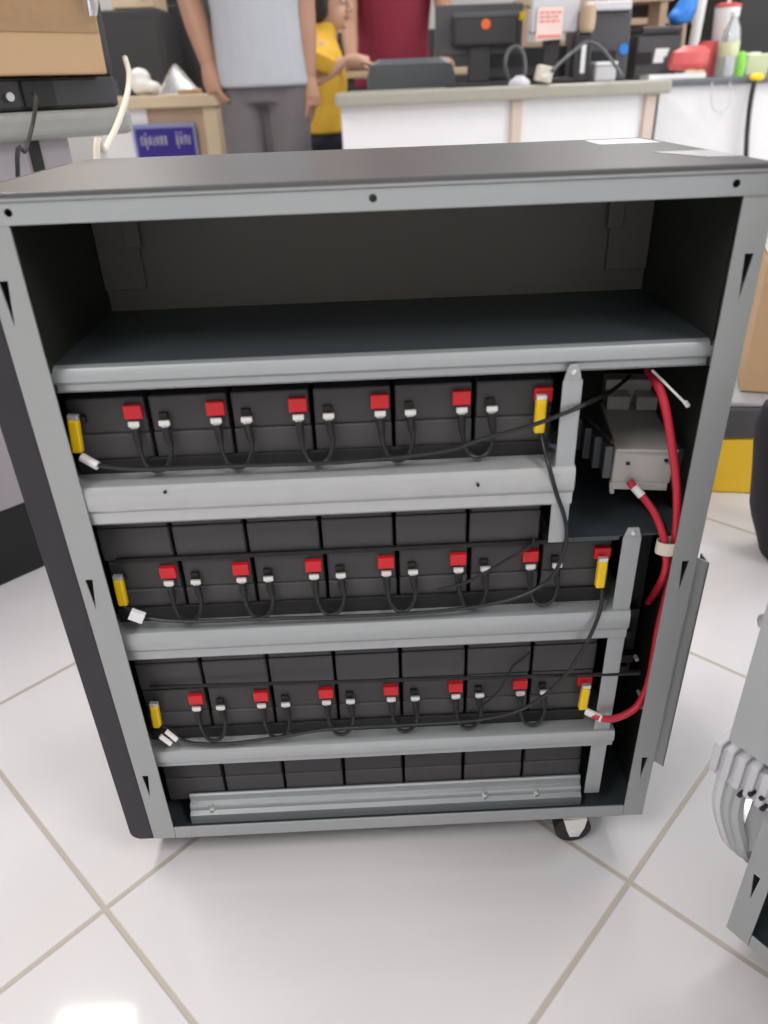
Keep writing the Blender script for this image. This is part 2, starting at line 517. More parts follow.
# casters
def caster(x, y):
    o = MB().lathe([(.0, -.0085), (.018, -.0085), (.0205, -.007), (.0205, .007), (.018, .0085), (0, .0085)], (x, y, .0207), 28, 'y')
    w = o.build('caster_wheel', M['rubber'], K)
    f = MB()
    for s in (-1, 1):
        f.prism([(x - .013, .0418), (x + .013, .0418), (x + .0115, .028), (x + .006, .013), (x - .004, .013), (x - .009, .026)], lambda a, b, t: Vector((a, t, b)), y + s * .0095, y + s * .0115)
    f.span(x - .013, x + .013, y - .0115, y + .0115, .0395, .0418)
    f.lathe([(.0045, -.013), (.0045, .013)], (x, y, .0207), 12, 'y')
    f.build('caster_fork', M['white'], w, bevel=.0005)


caster(.196, .0085); caster(-.2, .14); caster(.190, .225); caster(-.2, .225)

# breaker module in the right compartment (bolted to the end panel)
R = Matrix.Rotation(-math.radians(9), 3, 'Z')
O = Vector((.203, .05, .438))
q = lambda x, y, z: O + R @ Vector((x, y, z))
mod = MB()
mod.box(q(.0255, .055, .017), (.051, .11, .034), R)
mod_o = mod.build('breaker_module', M['beige_mod'], K, bevel=.0015)
mb = MB()
mb.box(q(.014, .098, .041), (.022, .02, .014), R); mb.box(q(.042, .098, .041), (.022, .02, .014), R)
mb.box(q(.028, .118, .046), (.05, .02, .024), R)
mb.build('terminal_block', M['beige_mod'], mod_o, bevel=.0015)
mb = MB()
mb.box(q(.024, .002, -.003), (.05, .006, .007), R); mb.box(q(.002, .003, -.006), (.004, .006, .012), R); mb.box(q(.0265, -.0012, .033), (.053, .003, .003), R)
mb.build('mounting_lip', M['beige_mod'], mod_o, bevel=.0008)
for x, z in ((.012, .020), (.044, .024)):
    MB().box(q(x, -.0012, z), (.003, .003, .002), R).build('slot', M['black'], mod_o)
mb = MB()
for i in range(4):
    mb.box(q(-.004 - .0065 * i, .016 + .022 * i, .017 - .001 * i), (.008, .022, .032), R)
mb.box(q(-.014, .05, .035), (.004, .085, .003), R @ Matrix.Rotation(math.radians(17), 3, 'Z'))
mb.build('heat_sink', M['fin'], mod_o, bevel=.001)
mb = MB(); mb.box(q(.06, .06, .017), (.018, .09, .02), R); mb.build('mounting_bracket', M['fin'], mod_o)

# ------------------------------------------------------------------ batteries
ORD = ['first', 'second', 'third', 'fourth', 'fifth', 'sixth', 'seventh']
X0, PITCHX = -.2248, .0663


def make_battery(name_label, loc, term, group):
    T = thing('battery', loc, name_label, 'battery', group)
    L = lambda mb, n, mt, par=T, **k: mb.build(n, mt, par, world=False, **k)
    case = L(MB().span(-.0318, .0318, 0, .14, .0002, .0345), 'case', M['batt'], bevel=.002)
    L(MB().span(-.0314, .0314, .0006, .1394, .0345, .0655), 'lid', M['batt2'], bevel=.002)
    if term:
        t = L(MB().span(.0150, .0300, -.005, .001, .0480, .0598), 'positive_terminal', M['red'], bevel=.001)
        t['label'] = 'red plastic terminal cover'
        L(MB().span(-.0240, -.0165, -.0035, .001, .0455, .0520), 'negative_terminal', M['black'], bevel=.001)
    return T


proto_t = proto_p = None
ROWS = (('top tray', .4806, 6, True, 'batteries on the top tray'), ('middle tray lower layer', .3236, 7, True, 'lower batteries on the middle tray'),
        ('middle tray upper layer', .3900, 6, False, 'upper batteries on the middle tray'), ('third tray lower layer', .1666, 7, True, 'lower batteries on the third tray'),
        ('third tray upper layer', .2330, 7, False, 'upper batteries on the third tray'), ('bottom tray', .0665, 7, False, 'batteries on the bottom tray'))
for where, z, n, term, grp in ROWS:
    for i in range(n):
        kind = 'with red terminal cover' if term else 'with plain face'
        lab = 'battery %s, %s from left, %s' % (kind, ORD[i], where)
        loc = (X0 + PITCHX * i - (.002 if z == .39 else 0), .030, z)
        if term and proto_t:
            dup(proto_t, loc, lab, grp)
        elif not term and proto_p:
            dup(proto_p, loc, lab, grp)
        else:
            o = make_battery(lab, loc, term, grp)
            if term: proto_t = o
            else: proto_p = o

# ------------------------------------------------------------------ jumper cables
def make_jumper(loc, lab, grp):
    T = thing('jumper_cable', loc, lab, 'cable', grp)
    L = lambda mb, n, mt, par=T, **k: mb.build(n, mt, par, world=False, **k)
    c = L(MB().tube([(0, -.0045, -.004), (.0006, -.0055, -.014), (.0016, -.0078, -.025), (.006, -.0108, -.0355), (.0135, -.0118, -.0385), (.0215, -.0108, -.0350), (.0258, -.0080, -.025), (.0265, -.0055, -.013), (.0245, -.0045, -.004)], .0019, 8, 5), 'cable', M['cable'])
    for x in (0, .0245):
        g = L(MB().span(x - .0046, x + .0046, -.0068, -.0040, -.001, .0036).span(x - .0030, x + .0030, -.0062, -.0036, -.004, -.001), 'lug', M['tin'], bevel=.0006)
        g['label'] = 'bare tin cable lug'
        L(MB().tube([(x, -.0047, -.0025), (x + (.0004 if x == 0 else .0006), -.0054, -.012), (x + (.0008 if x == 0 else .002), -.0056, -.020)], [.0036, .0032, .0022], 10), 'sleeve', M['rubber'])
    return T


jp = None
for where, z, n, grp in (('top tray', .4806, 6, 'jumper cables on the top tray'), ('middle tray', .3236, 7, 'jumper cables on the middle tray'), ('third tray', .1666, 7, 'jumper cables on the third tray')):
    for i in range(n - 1):
        lab = 'black jumper cable looping from %s to %s battery of the %s' % (ORD[i], ORD[i + 1], where)
        loc = (X0 + PITCHX * i + .0225, .0300 - .0012, z + .0435)
        if jp: dup(jp, loc, lab, grp)
        else: jp = make_jumper(loc, lab, grp)


# ------------------------------------------------------------------ long cables
def boot(T, p, lean=0.):
    x, y, z = p
    Rm = Matrix.Rotation(lean, 3, 'Y')
    b = MB().box((x, y, z), (.0088, .007, .029), Rm)
    o = b.build('terminal_boot', M['yellow'], T, bevel=.0018)
    o['label'] = 'yellow insulating boot'
    MB().box(Vector((x, y, z)) + Rm @ Vector((0, 0, .0165)), (.0085, .005, .004), Rm).build('lug', M['tin'], T, bevel=.0006)
    return o


def wire(T, pts, r, name='cable', mt='cable', n=8, path=6):
    return MB().tube(pts, r, n, path).build(name, M[mt], T)


A = lambda pts: [at(*p) for p in pts]
G = None
# 1: top row left pole, along the tray into the compartment
c = thing('battery_cable', at(75, 452, .022), 'black cable from left yellow boot of the top tray into the right compartment', 'cable')
boot(c, at(76, 436, .0212), .10)
pts = [at(79, 452, .022)] + A([(88, 461, .016), (104, 466, .011), (140, 469, .0105), (200, 467, .0105), (260, 465, .0105), (330, 463, .0105), (400, 457, .0105), (450, 450, .0105), (483, 439, .010), (530, 426, .007), (560, 415, .002), (575, 409, .002), (592, 401, .012), (612, 391, .06), (630, 376, .14)])
wire(c, pts, .0019)
MB().tube([at(82, 457, .0165), at(98, 466, .011)], .0036, 10).build('marker_sleeve', M['white'], c)['label'] = 'white marker sleeve'
# 2: top row right pole to the middle row left pole
c = thing('battery_cable', at(541, 440, .022), 'black cable from right yellow boot of the top tray down to the middle tray', 'cable')
boot(c, at(540, 416, .0205))
wire(c, A([(541, 434, .020), (544, 448, .012), (550, 470, -.003), (557, 495, -.003), (564, 515, -.002), (567, 535, .001), (562, 556, .006), (552, 577, .010), (530, 592, .0105), (500, 602, .0105), (460, 609, .0105), (400, 614, .0105), (330, 617, .0105), (262, 619, .0105), (215, 621, .0105), (175, 621, .0105), (150, 618, .013), (128, 609, .018), (123, 604, .020)]), .0019)
boot(c, at(121, 592, .0215), .03)
MB().box(at(137, 616, .010), (.013, .004, .011), Matrix.Rotation(.5, 3, 'Y')).build('cable_tag', M['paper'], c)['label'] = 'white paper cable tag'
# 3: middle row right pole to the lower row left pole
c = thing('battery_cable', at(601, 595, .020), 'black cable from right yellow boot of the middle tray down to the third tray', 'cable')
boot(c, at(601, 574, .0205))
wire(c, A([(602, 590, .019), (601, 606, .009), (595, 625, .002), (584, 648, .002), (575, 662, .003), (568, 672, .004), (545, 695, .009), (520, 710, .0105), (490, 718, .0105), (455, 722, .0105), (400, 725, .0105), (330, 729, .0105), (280, 737, .0105), (235, 743, .0105), (205, 744, .0105), (185, 741, .014), (168, 729, .018), (160, 726, .020)]), .0019)
boot(c, at(156, 716, .0215), .06)
for a, b_ in (((166, 731, .0145), (177, 740, .011)), ((160, 736, .0105), (171, 744, .0095))):
    MB().tube([at(*a), at(*b_)], .0026, 10).build('marker_sleeve', M['white'], c)['label'] = 'white marker sleeve'
# 4: thick red cable from the lower row right pole up through the clip
c = thing('battery_cable', at(588, 712, .020), 'thick red cable from right yellow boot of the lowest tray up the right post', 'cable')
boot(c, at(584, 698, .0195), .04)
wire(c, A([(587, 712, .017), (597, 717, .007), (612, 719, .004), (630, 712, .006), (640, 702, .010), (648, 684, .012), (653, 660, .014), (658, 630, .020), (665, 600, .024), (672, 565, .020), (675, 540, .0105), (677, 515, .010), (676, 480, .012), (671, 440, .014), (664, 402, .020), (656, 382, .030), (648, 370, .05)]), .0036, 'cable', 'redc', 10)
MB().tube([at(586, 711, .0155), at(602, 719, .0045)], .0040, 10).build('marker_sleeve', M['white'], c)['label'] = 'white marker sleeve'
# 5: shorter red cable from the breaker module
c = thing('module_cable', at(629, 482, .055), 'short red cable from grey breaker module through the white clip to the compartment below', 'cable')
wire(c, A([(629, 481, .043), (635, 488, .039), (643, 497, .033), (655, 514, .020), (662, 532, .012), (665, 548, .009), (666, 566, .008), (661, 582, .016), (652, 597, .042), (648, 602, .052)]), .0034, 'cable', 'redc', 10)
MB().tube([at(634, 487, .040), at(642, 496, .034)], .0040, 10).build('marker_sleeve', M['white'], c)['label'] = 'white marker sleeve'
# clip round the two red cables
p = at(670, 546, .010)
ring = lambda rx, ry: [(rx * math.cos(2 * PI * k / 28), ry * math.sin(2 * PI * k / 28)) for k in range(28)]
cl = MB().prism(ring(.0122, .0076), lambda a, b, t: Vector((p.x - .0005 + a, p.y + b, p.z + t)), -.0062, .0062, [ring(.0110, .0063)])
cl.span(p.x + .0105, p.x + .0145, p.y - .001, p.y + .002, p.z - .0062, p.z + .0062)
o = cl.build('cable_clip', M['cream'], None, bevel=.0008)
tag(o, 'cream cable clip holding the two red cables beside the right post', 'clip')
# white cable tie tail
o = MB().tube([at(652, 370, .03), at(668, 386, .022), at(687, 405, .012)], .0011, 6, 4).tube([at(685, 402, .012), at(688, 406, .012)], .002, 6).build('cable_tie', M['white'])
tag(o, 'white cable tie tail sticking out beside the red cable under the shelf', 'cable tie')
# thin loose cables near the upper battery layers
for lab, pts in (('thin black lead slanting up across the sixth and seventh columns of the middle tray', [(437, 590, .020), (462, 584, .017), (490, 570, .017), (512, 557, .020), (530, 546, .0235), (534, 538, .0245)]),
                 ('thin black lead slanting up across the sixth column of the third tray', [(480, 708, .018), (500, 690, .019), (512, 668, .0235), (522, 660, .0245), (529, 653, .0245)])):
    o = MB().tube(A(pts), .0014, 8, 5).build('lead_wire', M['cable'])
    tag(o, lab, 'cable')

# ------------------------------------------------------------------ second cabinet (right foreground)
ang = math.atan2(-.83, .55)
d2 = Vector((math.cos(ang), math.sin(ang), 0))
r2 = Vector((.309, -.129, 0)) + d2 * .271
K2 = thing('battery_cabinet', r2, 'second grey steel cabinet at the right edge, only its post with triangular notch showing', 'cabinet', rz=ang)
cabinet_shell(K2, -1, .142)
W2 = K2.matrix_world


def B2(mb, name, mt, parent=K2, **k):
    mb.v = [W2 @ v for v in mb.v]
    return mb.build(name, mt, parent, **k)


XL = -.271
B2(MB().span(XL - .040, XL + .03, -.012, -.0105, .270, .56).span(XL - .040, XL - .0385, -.012, .05, .270, .56).span(XL - .040, XL + .03, -.0105, .0, .270, .2715), 'cover_plate', M['lightgrey'], bevel=.001)
B2(MB().tube([Vector((XL - .040, .0, .392)), Vector((XL - .046, .0, .390)), Vector((XL - .044, .0, .383))], .003, 8, 4), 'latch', M['steel'])
tb = MB()
for i in range(5):
    tb.span(XL - .052 + i * .011, XL - .045 + i * .011, -.009, .014, .222 - i * .001, .256)
tb.span(XL - .052, XL + .004, -.004, .02, .216, .25)
B2(tb, 'terminal_block', M['greyw'], bevel=.0015)
for i, (x, z) in enumerate(((-.012, .228), (-.003, .232), (.0, .222), (-.02, .219))):
    B2(MB().lathe([(.0022, -.011), (.0022, -.002)], (XL + x, 0, z), 8, 'y'), 'terminal_screw', M['black'])
for i, (dx, mtl) in enumerate(((-.042, 'greyw'), (-.034, 'lightgrey'), (-.026, 'lightgrey'))):
    B2(MB().tube([Vector((XL + dx, .004, .222)), Vector((XL + dx + .004, -.002, .19)), Vector((XL + dx + .013, .002, .16)), Vector((XL + dx + .020, .012, .135)), Vector((XL + dx + .03, .03, .12))], .0065, 8, 5), 'loose_cable', M[mtl])

# ------------------------------------------------------------------ left desk with boxed machine
A45 = PI / 4
DP = Vector((-.688, .561, 0)); DT = Vector((math.cos(A45), math.sin(A45), 0)); DN = Vector((-math.sin(A45), math.cos(A45), 0))
DL = thing('office_desk', DP, 'grey office desk behind the cabinet at left with black plinth and rounded top edge', 'desk', rz=A45)
Wd = DL.matrix_world


def BD(mb, name, mt, parent=DL, **k):
    mb.v = [Wd @ v for v in mb.v]
    return mb.build(name, mt, parent, **k)


# local: x along the front, y into the desk
BD(MB().span(-.9, .415, -.03, .62, .700, .738), 'desk_top', M['deskgrey'], bevel=.012, seg=4)
BD(MB().span(-.9, .31, .0, .02, .14, .70).span(.29, .31, .02, .60, .0, .70), 'front_panel', M['deskpanel'])
BD(MB().span(-.9, .31, .005, .05, .0, .14), 'plinth', M['black'], bevel=.004)
BD(MB().span(.245, .262, -.004, .0, .14, .70), 'panel_joint', M['black'])
BD(MB().tube([Vector((.10, -.008, .70)), Vector((.105, -.016, .66)), Vector((.11, -.01, .63))], .016, 10, 4), 'cable_grommet', M['black'], bevel=0)

# objects on it
bx = thing('equipment_case', Wd @ Vector((.05, .15, .738)), 'black equipment case on the grey desk beneath the cardboard box', 'computer', rz=A45)
MBx = MB().span(-.30, .412, .0, .30, .7385, .783).span(.388, .412, .0, .30, .7833, .98)
BD(MBx, 'case_body', M['eq'], bx, bevel=.006)
BD(MB().lathe([(.006, -.006), (.005, .0)], (.235, .0, .758), 14, 'y'), 'port', M['greyw'], bx)
BD(MB().span(.255, .305, -.005, .001, .742, .779), 'panel', M['black'], bx, bevel=.002)
cb = thing('cardboard_box', Wd @ Vector((.0, .12, .7835)), 'brown cardboard box with glossy clear tape on top of black equipment case at left', 'box', rz=A45)
BD(MB().span(-.30, .3865, -.025, .27, .7840, .985), 'carton', M['card'], cb, bevel=.003)
BD(MB().span(-.30, .383, -.0268, -.0252, .838, .982).span(-.30, .383, -.0268, .2, .9855, .987), 'packing_tape', M['tape'], cb)
BD(MB().loft([((.376, -.034, .858), .006, .004), ((.380, -.037, .885), .012, .006), ((.374, -.037, .91), .010, .008), ((.380, -.037, .97), .014, .007)], 10), 'plastic_film', M['clear'], cb)

o = MB().tube(A([(125, 58, .86), (129, 74, .81), (127, 95, .74), (117, 125, .62), (105, 150, .56), (97, 168, .53)]) + [Vector((-.40, .50, .30)), Vector((-.40, .48, .03)), Vector((-.43, .44, .0045)), Vector((-.50, .42, .0045))], .0042, 10, 6).build('power_cable', M['cream'])
tag(o, 'cream white cable hanging down from the desk edge behind the cabinet', 'cable')
o = MB().tube(A([(33, 94, .72), (36, 100, .66), (33, 122, .62), (26, 150, .60), (18, 178, .58)]) + [Vector((-.54, .575, .3)), Vector((-.54, .56, .04)), Vector((-.52, .53, .004)), Vector((-.46, .50, .004))], .003, 8, 6).build('power_cable', M['cable'])
tag(o, 'thin black cable hanging over the grey desk edge at left', 'cable')

# ------------------------------------------------------------------ beige side table with blue sign
YT = 2.98
pl_, pr_ = at(118, 97, YT), at(214, 92, YT)
ST = thing('side_table', ((pl_.x + pr_.x) / 2, YT + .25, 0), 'beige wooden side table with white end panel left of the standing man', 'table')
zt = pl_.z
MB().span(pl_.x - .12, pr_.x + .015, YT - .01, YT + .5, zt - .045, zt).build('table_top', M['beige'], ST, bevel=.004)
MB().span(pl_.x - .10, pl_.x + .10, YT + .02, YT + .48, 0, zt - .045).build('end_panel', M['cwhite'], ST)
MB().span(pl_.x + .10, pr_.x - .06, YT + .03, YT + .48, .08, zt - .045).build('front_panel', M['tan'], ST)
MB().span(pr_.x - .06, pr_.x + .0, YT + .01, YT + .48, 0, zt - .045).build('table_leg', M['beige'], ST, bevel=.003)
a, b_, c_ = at(131, 125, YT - .0), at(194, 121, YT), at(135, 160, YT)
sg = thing('sign', ((a.x + b_.x) / 2, YT, c_.z), 'dark blue sign with pale lettering on the front of the beige side table', 'sign')
w = b_.x - a.x; sz0, sz1 = a.z - .17, a.z
MB().span(a.x, b_.x, YT - .002, YT + .012, sz0, sz1).build('sign_board', M['signrim'], sg, bevel=.002)
MB().span(a.x + .012, b_.x - .010, YT - .004, YT - .0015, sz0 + .01, sz1 - .016).build('sign_face', M['signblue'], sg)
txs = [MB(), MB()]; rnd = random.Random(3)
x = a.x + .03
while x < b_.x - .03:
    if abs(x - (a.x + w * .58)) > .010:
        zc = sz1 - .062
        tx = txs[0] if x < a.x + w * .58 else txs[1]
        tx.span(x, x + .0025, YT - .0055, YT - .0035, zc - .017, zc + .017)
        tx.span(x + .008, x + .0105, YT - .0055, YT - .0035, zc - .017, zc + .012 + rnd.random() * .006)
        tx.span(x, x + .0105, YT - .0055, YT - .0035, zc + (.013 if rnd.random() < .6 else -.017), zc + (.017 if rnd.random() < .6 else -.013))
        if rnd.random() < .35:
            tx.span(x + .003, x + .010, YT - .0055, YT - .0035, zc + .024, zc + .029)
        if rnd.random() < .25:
            tx.span(x + .005, x + .009, YT - .0055, YT - .0035, zc - .032, zc - .02)
    x += .0165
for tx in txs:
    tx.build('lettering', M['signtxt'], sg)

# things on the side table
pr0 = at(138, 92, 3.1)
o = MB().ell((pr0.x + .005, 3.16, zt + .0375), (.045, .045, .036)).ell((pr0.x + .045, 3.17, zt + .029), (.04, .045, .026)).ell((pr0.x + .0, 3.17, zt + .07), (.045, .04, .035)).build('cotton_bundle', M['white'], None, voxel=.006)
tag(o, 'white crumpled cloth bundle on the beige side table', 'bundle')
pc = at(175, 88, 3.05)
o = MB().prism([(-.09, 0), (.10, 0), (.07, .03), (-.005, .115), (-.06, .04)], lambda a, b, t: Vector((pc.x + a, 3.08 + t + b * .3, zt + .001 + b)), 0, .05).build('plastic_bag', M['clear'], None, bevel=.008)
tag(o, 'clear plastic bag standing on the beige side table beside the white bundle', 'bag')
o = MB().span(pc.x + .02, pc.x + .11, 2.985, 3.06, zt + .001, zt + .019).build('orange_pouch', M['card'], None, bevel=.006)
tag(o, 'small orange brown pouch at the right end of the beige side table', 'pouch')

# dark office machines behind the side table
for (x0, y0, x1, y1, Y, lab, mt) in ((108, 8, 159, 95, 3.62, 'tall charcoal computer tower standing behind the beige side table, left of its neighbour', 'eq'), (167, -8, 208, 95, 4.1, 'black computer tower standing behind the beige side table beside the man', 'eq')):
    p0, p1 = at(x0, y1, Y), at(x1, y0, Y)
    T = thing('computer_tower', ((p0.x + p1.x) / 2, Y + .2, 0), lab, 'computer')
    MB().span(p0.x, p1.x, Y, Y + .4, 0, p1.z).build('tower_case', M[mt], T, bevel=.008)
    MB().span(p0.x + .02, p1.x - .02, Y - .006, Y, .1, p1.z - .05).build('front_cover', M[mt], T, bevel=.003)
    MB().span(p0.x + .03, p0.x + .06, Y - .012, Y - .004, p1.z - .36, p1.z - .28).build('drive_button', M['fin'], T)
p0, p1 = at(116, 12, 3.7), at(153, -12, 3.7)
T = thing('carton', ((p0.x + p1.x) / 2, 3.8, p0.z), 'pale beige carton lying on top of the charcoal computer tower', 'box')
MB().span(p0.x, p1.x, 3.64, 3.95, at(130, 8, 3.62).z + .001, at(130, 8, 3.62).z + .16).build('carton_body', M['beige'], T, bevel=.004)
MB().span(p1.x - .06, p1.x - .01, 3.63, 3.64, at(130, 8, 3.62).z + .03, at(130, 8, 3.62).z + .10).build('carton_label', M['palegreen'], T)

# ------------------------------------------------------------------ front counter
YC = 2.3
ca, cbp = at(334, 92, YC), at(674, 80, YC + .25)
cang = math.atan2(.25, cbp.x - ca.x)
CT = thing('office_counter', (ca.x, YC, 0), 'white panelled counter with grey rounded top and wooden posts behind the cabinet', 'counter', rz=cang)
Wc = CT.matrix_world
clen = (cbp - ca).to_2d().length
ZC = (ca.z + cbp.z) / 2


def BC(mb, name, mt, parent=CT, **k):
    mb.v = [Wc @ v for v in mb.v]
    return mb.build(name, mt, parent, **k)


BC(MB().prism([(0, 0), (clen, 0), (clen, .55), (.16, .55)], lambda a, b, t: Vector((a, b, t)), ZC - .045, ZC), 'counter_top', M['ctop'], bevel=.012, seg=3)
f = lambda px: (at(px, 110, YC + .03).x - ca.x) / math.cos(cang) * (1 + .0)
x1, x2, x3, x4 = clen * .512, clen * .545, clen * .93, clen * .965
BC(MB().span(.03, x1, .04, .06, .02, ZC - .045), 'counter_panel', M['cwhite'])
BC(MB().span(x2, x3, .04, .06, .02, ZC - .045), 'counter_panel', M['cwhite'])
for xa, xb in ((x1, x2), (x3, x4)):
    BC(MB().span(xa, xb, .025, .075, 0, ZC - .045), 'counter_post', M['wood'], bevel=.004)
BC(MB().prism([(.03, .06), (.05, .06), (.19, .52), (.17, .52)], lambda a, b, t: Vector((a, b, t)), 0, ZC - .045), 'end_panel', M['cwhite'])

# right hand counter
YR = 2.72
ra, rb = at(655, 80, YR), at(775, 81, YR)
RC = thing('office_counter', (ra.x, YR, 0), 'plain white counter running out at right behind the front counter, with dark top edge', 'counter')
MB().span(ra.x + .03, ra.x + 1.5, YR - .01, YR + .75, ra.z - .024, ra.z).build('counter_top', M['chairgrey'], RC, bevel=.006)
MB().span(ra.x + .03, ra.x + 1.5, YR + .01, YR + .03, 0, ra.z - .024).build('counter_panel', M['cwhite'], RC)
MB().span(ra.x + .05, ra.x + 1.5, YR + .70, YR + .72, 0, ra.z - .024).build('rear_panel', M['cwhite'], RC)
ZR = ra.z
# cable down its front
T = thing('power_cable', at(752, 80, YR - .02), 'black cable with yellow tie hanging down the right white counter', 'cable')
MB().tube(A([(757, 76, YR - .024), (754, 84, YR - .028), (750, 105, YR - .024), (747, 135, YR - .022), (745, 170, YR - .022)]) + [Vector((at(745, 170, YR).x, YR - .03, .2)), Vector((at(745, 170, YR).x, YR - .05, .02)), Vector((at(745, 170, YR).x + .1, YR - .09, .011))], .010, 8, 5).build('cable', M['cable'], T)
p = at(757, 77, YR - .028)
MB().ell(p, (.03, .015, .014), 8).build('yellow_tie', M['yellow'], T)
o = MB().tube(A([(712, 82, YR - .016), (712, 105, YR - .016), (720, 112, YR - .016), (729, 105, YR - .016), (730, 82, YR - .016)]), .003, 6, 5).build('hanging_cord', M['greyw'])
tag(o, 'thin pale cable loop hanging on the right white counter', 'cable')

# ------------------------------------------------------------------ things on the counters
def cbox(name, x0, y0, x1, y1, Y, depth, mt, lab, cat, part='body', zbase=None, bev=.006, group=None):
    """a boxy thing whose front spans the given place at depth Y, standing at its foot height"""
    p0, p1 = at(x0, y1, Y), at(x1, y0, Y)
    z0 = p0.z if zbase is None else zbase
    T = thing(name, ((p0.x + p1.x) / 2, Y + depth / 2, z0), lab, cat, group)
    MB().span(p0.x, p1.x, Y, Y + depth, z0, p1.z).build(part, M[mt], T, bevel=bev)
    return T, p0, p1


# monitor, seen from behind
mz = ZC
Ym = 2.72
T, p0, p1 = cbox('monitor', 436, 2, 524, 52, Ym, .05, 'eq2', 'large charcoal monitor turned away, with orange and yellow stickers, on the front counter', 'computer monitor', 'screen_housing', at(480, 55, Ym).z)
q0, q1 = at(452, 48, Ym), at(518, 12, Ym)
MB().span(q0.x, q1.x, Ym - .04, Ym, q0.z, q1.z).build('rear_cover', M['eq'], T, bevel=.012)
MB().span(q0.x, q1.x, Ym - .044, Ym - .03, q1.z - .016, q1.z + .002).build('cover_edge', M['fin'], T, bevel=.004)
cx = (p0.x + p1.x) / 2
MB().span(cx - .04, cx + .04, Ym - .02, Ym + .02, ZC + .012, q0.z + .05).build('stand_neck', M['eq'], T, bevel=.006)
MB().span(cx - .13, cx + .13, Ym - .08, Ym + .10, ZC + .001, ZC + .014).build('stand_foot', M['eq'], T, bevel=.005)
e = at(486, 24, Ym - .045); MB().lathe([(.017, 0), (.017, .003)], e, 16, 'y').build('orange_sticker', M['orange'], T)
e = at(521, 16, Ym - .02); MB().box(e, (.032, .003, .026)).build('yellow_sticker', M['yellow'], T)
# pale grey monitor back with a pink note
T, p0, p1 = cbox('monitor', 531, -22, 582, 30, 2.62, .04, 'greyw', 'pale grey screen with a pink note stuck on it, above the front counter', 'computer monitor', 'screen_housing', at(550, 33, 2.62).z)
cx = (p0.x + p1.x) / 2
MB().span(cx - .03, cx + .03, 2.64, 2.67, ZC + .02, p0.z + .06).build('stand_neck', M['eq'], T, bevel=.004)
MB().span(cx - .07, cx + .07, 2.58, 2.75, ZC + .001, ZC + .02).build('stand_foot', M['eq'], T, bevel=.004)
n0, n1 = at(536, 41, 2.60), at(565, 6, 2.60)
nt_ = MB().prism([(n0.x, n0.z), (n1.x, n0.z + .004), (n1.x, n1.z), (n0.x + .004, n1.z)], lambda a, b, t: Vector((a, t, b)), 2.612, 2.6145).build('pink_note', M['pink'], T)
pm = MB(); rnd = random.Random(5)
for k in range(3):
    zz = n1.z - .020 - k * .013
    xx = n0.x + .012
    while xx < n1.x - .02:
        ww = .006 + rnd.random() * .012
        pm.span(xx, xx + ww, 2.6105, 2.612, zz, zz + .007); xx += ww + .005
pm.span(n0.x + .006, n1.x - .004, 2.6105, 2.612, n0.z + .008, n0.z + .018)
pm.build('note_print', M['pinkred'], nt_)
# dark equipment below the screens
T, p0, p1 = cbox('network_box', 478, 45, 568, 80, 2.85, .08, 'eq', 'low black network box between the monitors on the front counter', 'network box', 'case', ZC + .001)
MB().span(p0.x + .03, p1.x - .03, 2.844, 2.85, ZC + .03, ZC + .06).build('front_strip', M['eq2'], T)
o = MB().tube(A([(510, 81, 2.56), (505, 66, 2.55), (509, 50, 2.56), (518, 47, 2.57), (524, 56, 2.56), (525, 72, 2.55), (521, 80, 2.55)]), .007, 8, 5).build('looped_cable', M['fin'])
tag(o, 'dark cable standing in a loop on the front counter below the monitor', 'cable')
o = MB().tube(A([(552, 71, 2.425), (560, 63, 2.46), (575, 50, 2.52), (587, 42, 2.54), (600, 47, 2.53), (613, 62, 2.50), (622, 76, 2.47)]), .006, 8, 5).build('charging_cable', M['fin'])
tag(o, 'dark cord arching over the phone on the front counter', 'cable')
p = at(544, 81, 2.46)
T = thing('power_adapter', (p.x, 2.46, ZC), 'white square power adapter lying on the front counter', 'adapter')
MB().box((p.x, 2.47, ZC + .032), (.055, .05, .05), Matrix.Rotation(.2, 3, 'Y')).build('adapter_body', M['cream'], T, bevel=.005)
MB().span(p.x - .014, p.x + .014, 2.436, 2.45, ZC + .02, ZC + .034).build('plug', M['white'], T)
p = at(520, 83, 2.46)
o = MB().loft([((p.x, 2.47, ZC + .001), .04, .03), ((p.x, 2.47, ZC + .014), .036, .028), ((p.x, 2.47, ZC + .03), .012, .012)], 14).build('cable_plug', M['greyw'])
tag(o, 'small pale plug at the foot of the looped cable', 'plug')
p = at(580, 80, 2.60)
T = thing('desk_phone', (p.x, 2.62, ZC), 'black upright phone base with a white strip on the front counter', 'phone')
MB().span(p.x - .03, p.x + .035, 2.60, 2.66, ZC + .001, ZC + .155).build('phone_base', M['eq'], T, bevel=.006)
MB().span(p.x - .004, p.x + .012, 2.597, 2.6, ZC + .03, ZC + .12).build('white_strip', M['paper'], T)
o = MB().lathe([(.020, ZC + .156), (.027, ZC + .165), (.030, ZC + .20), (.026, ZC + .235), (.012, ZC + .245)], (p.x + .008, 2.60, 0), 16).build('wooden_cup', M['tan'])
tag(o, 'tan brown rounded cup on top of the black phone base', 'cup')
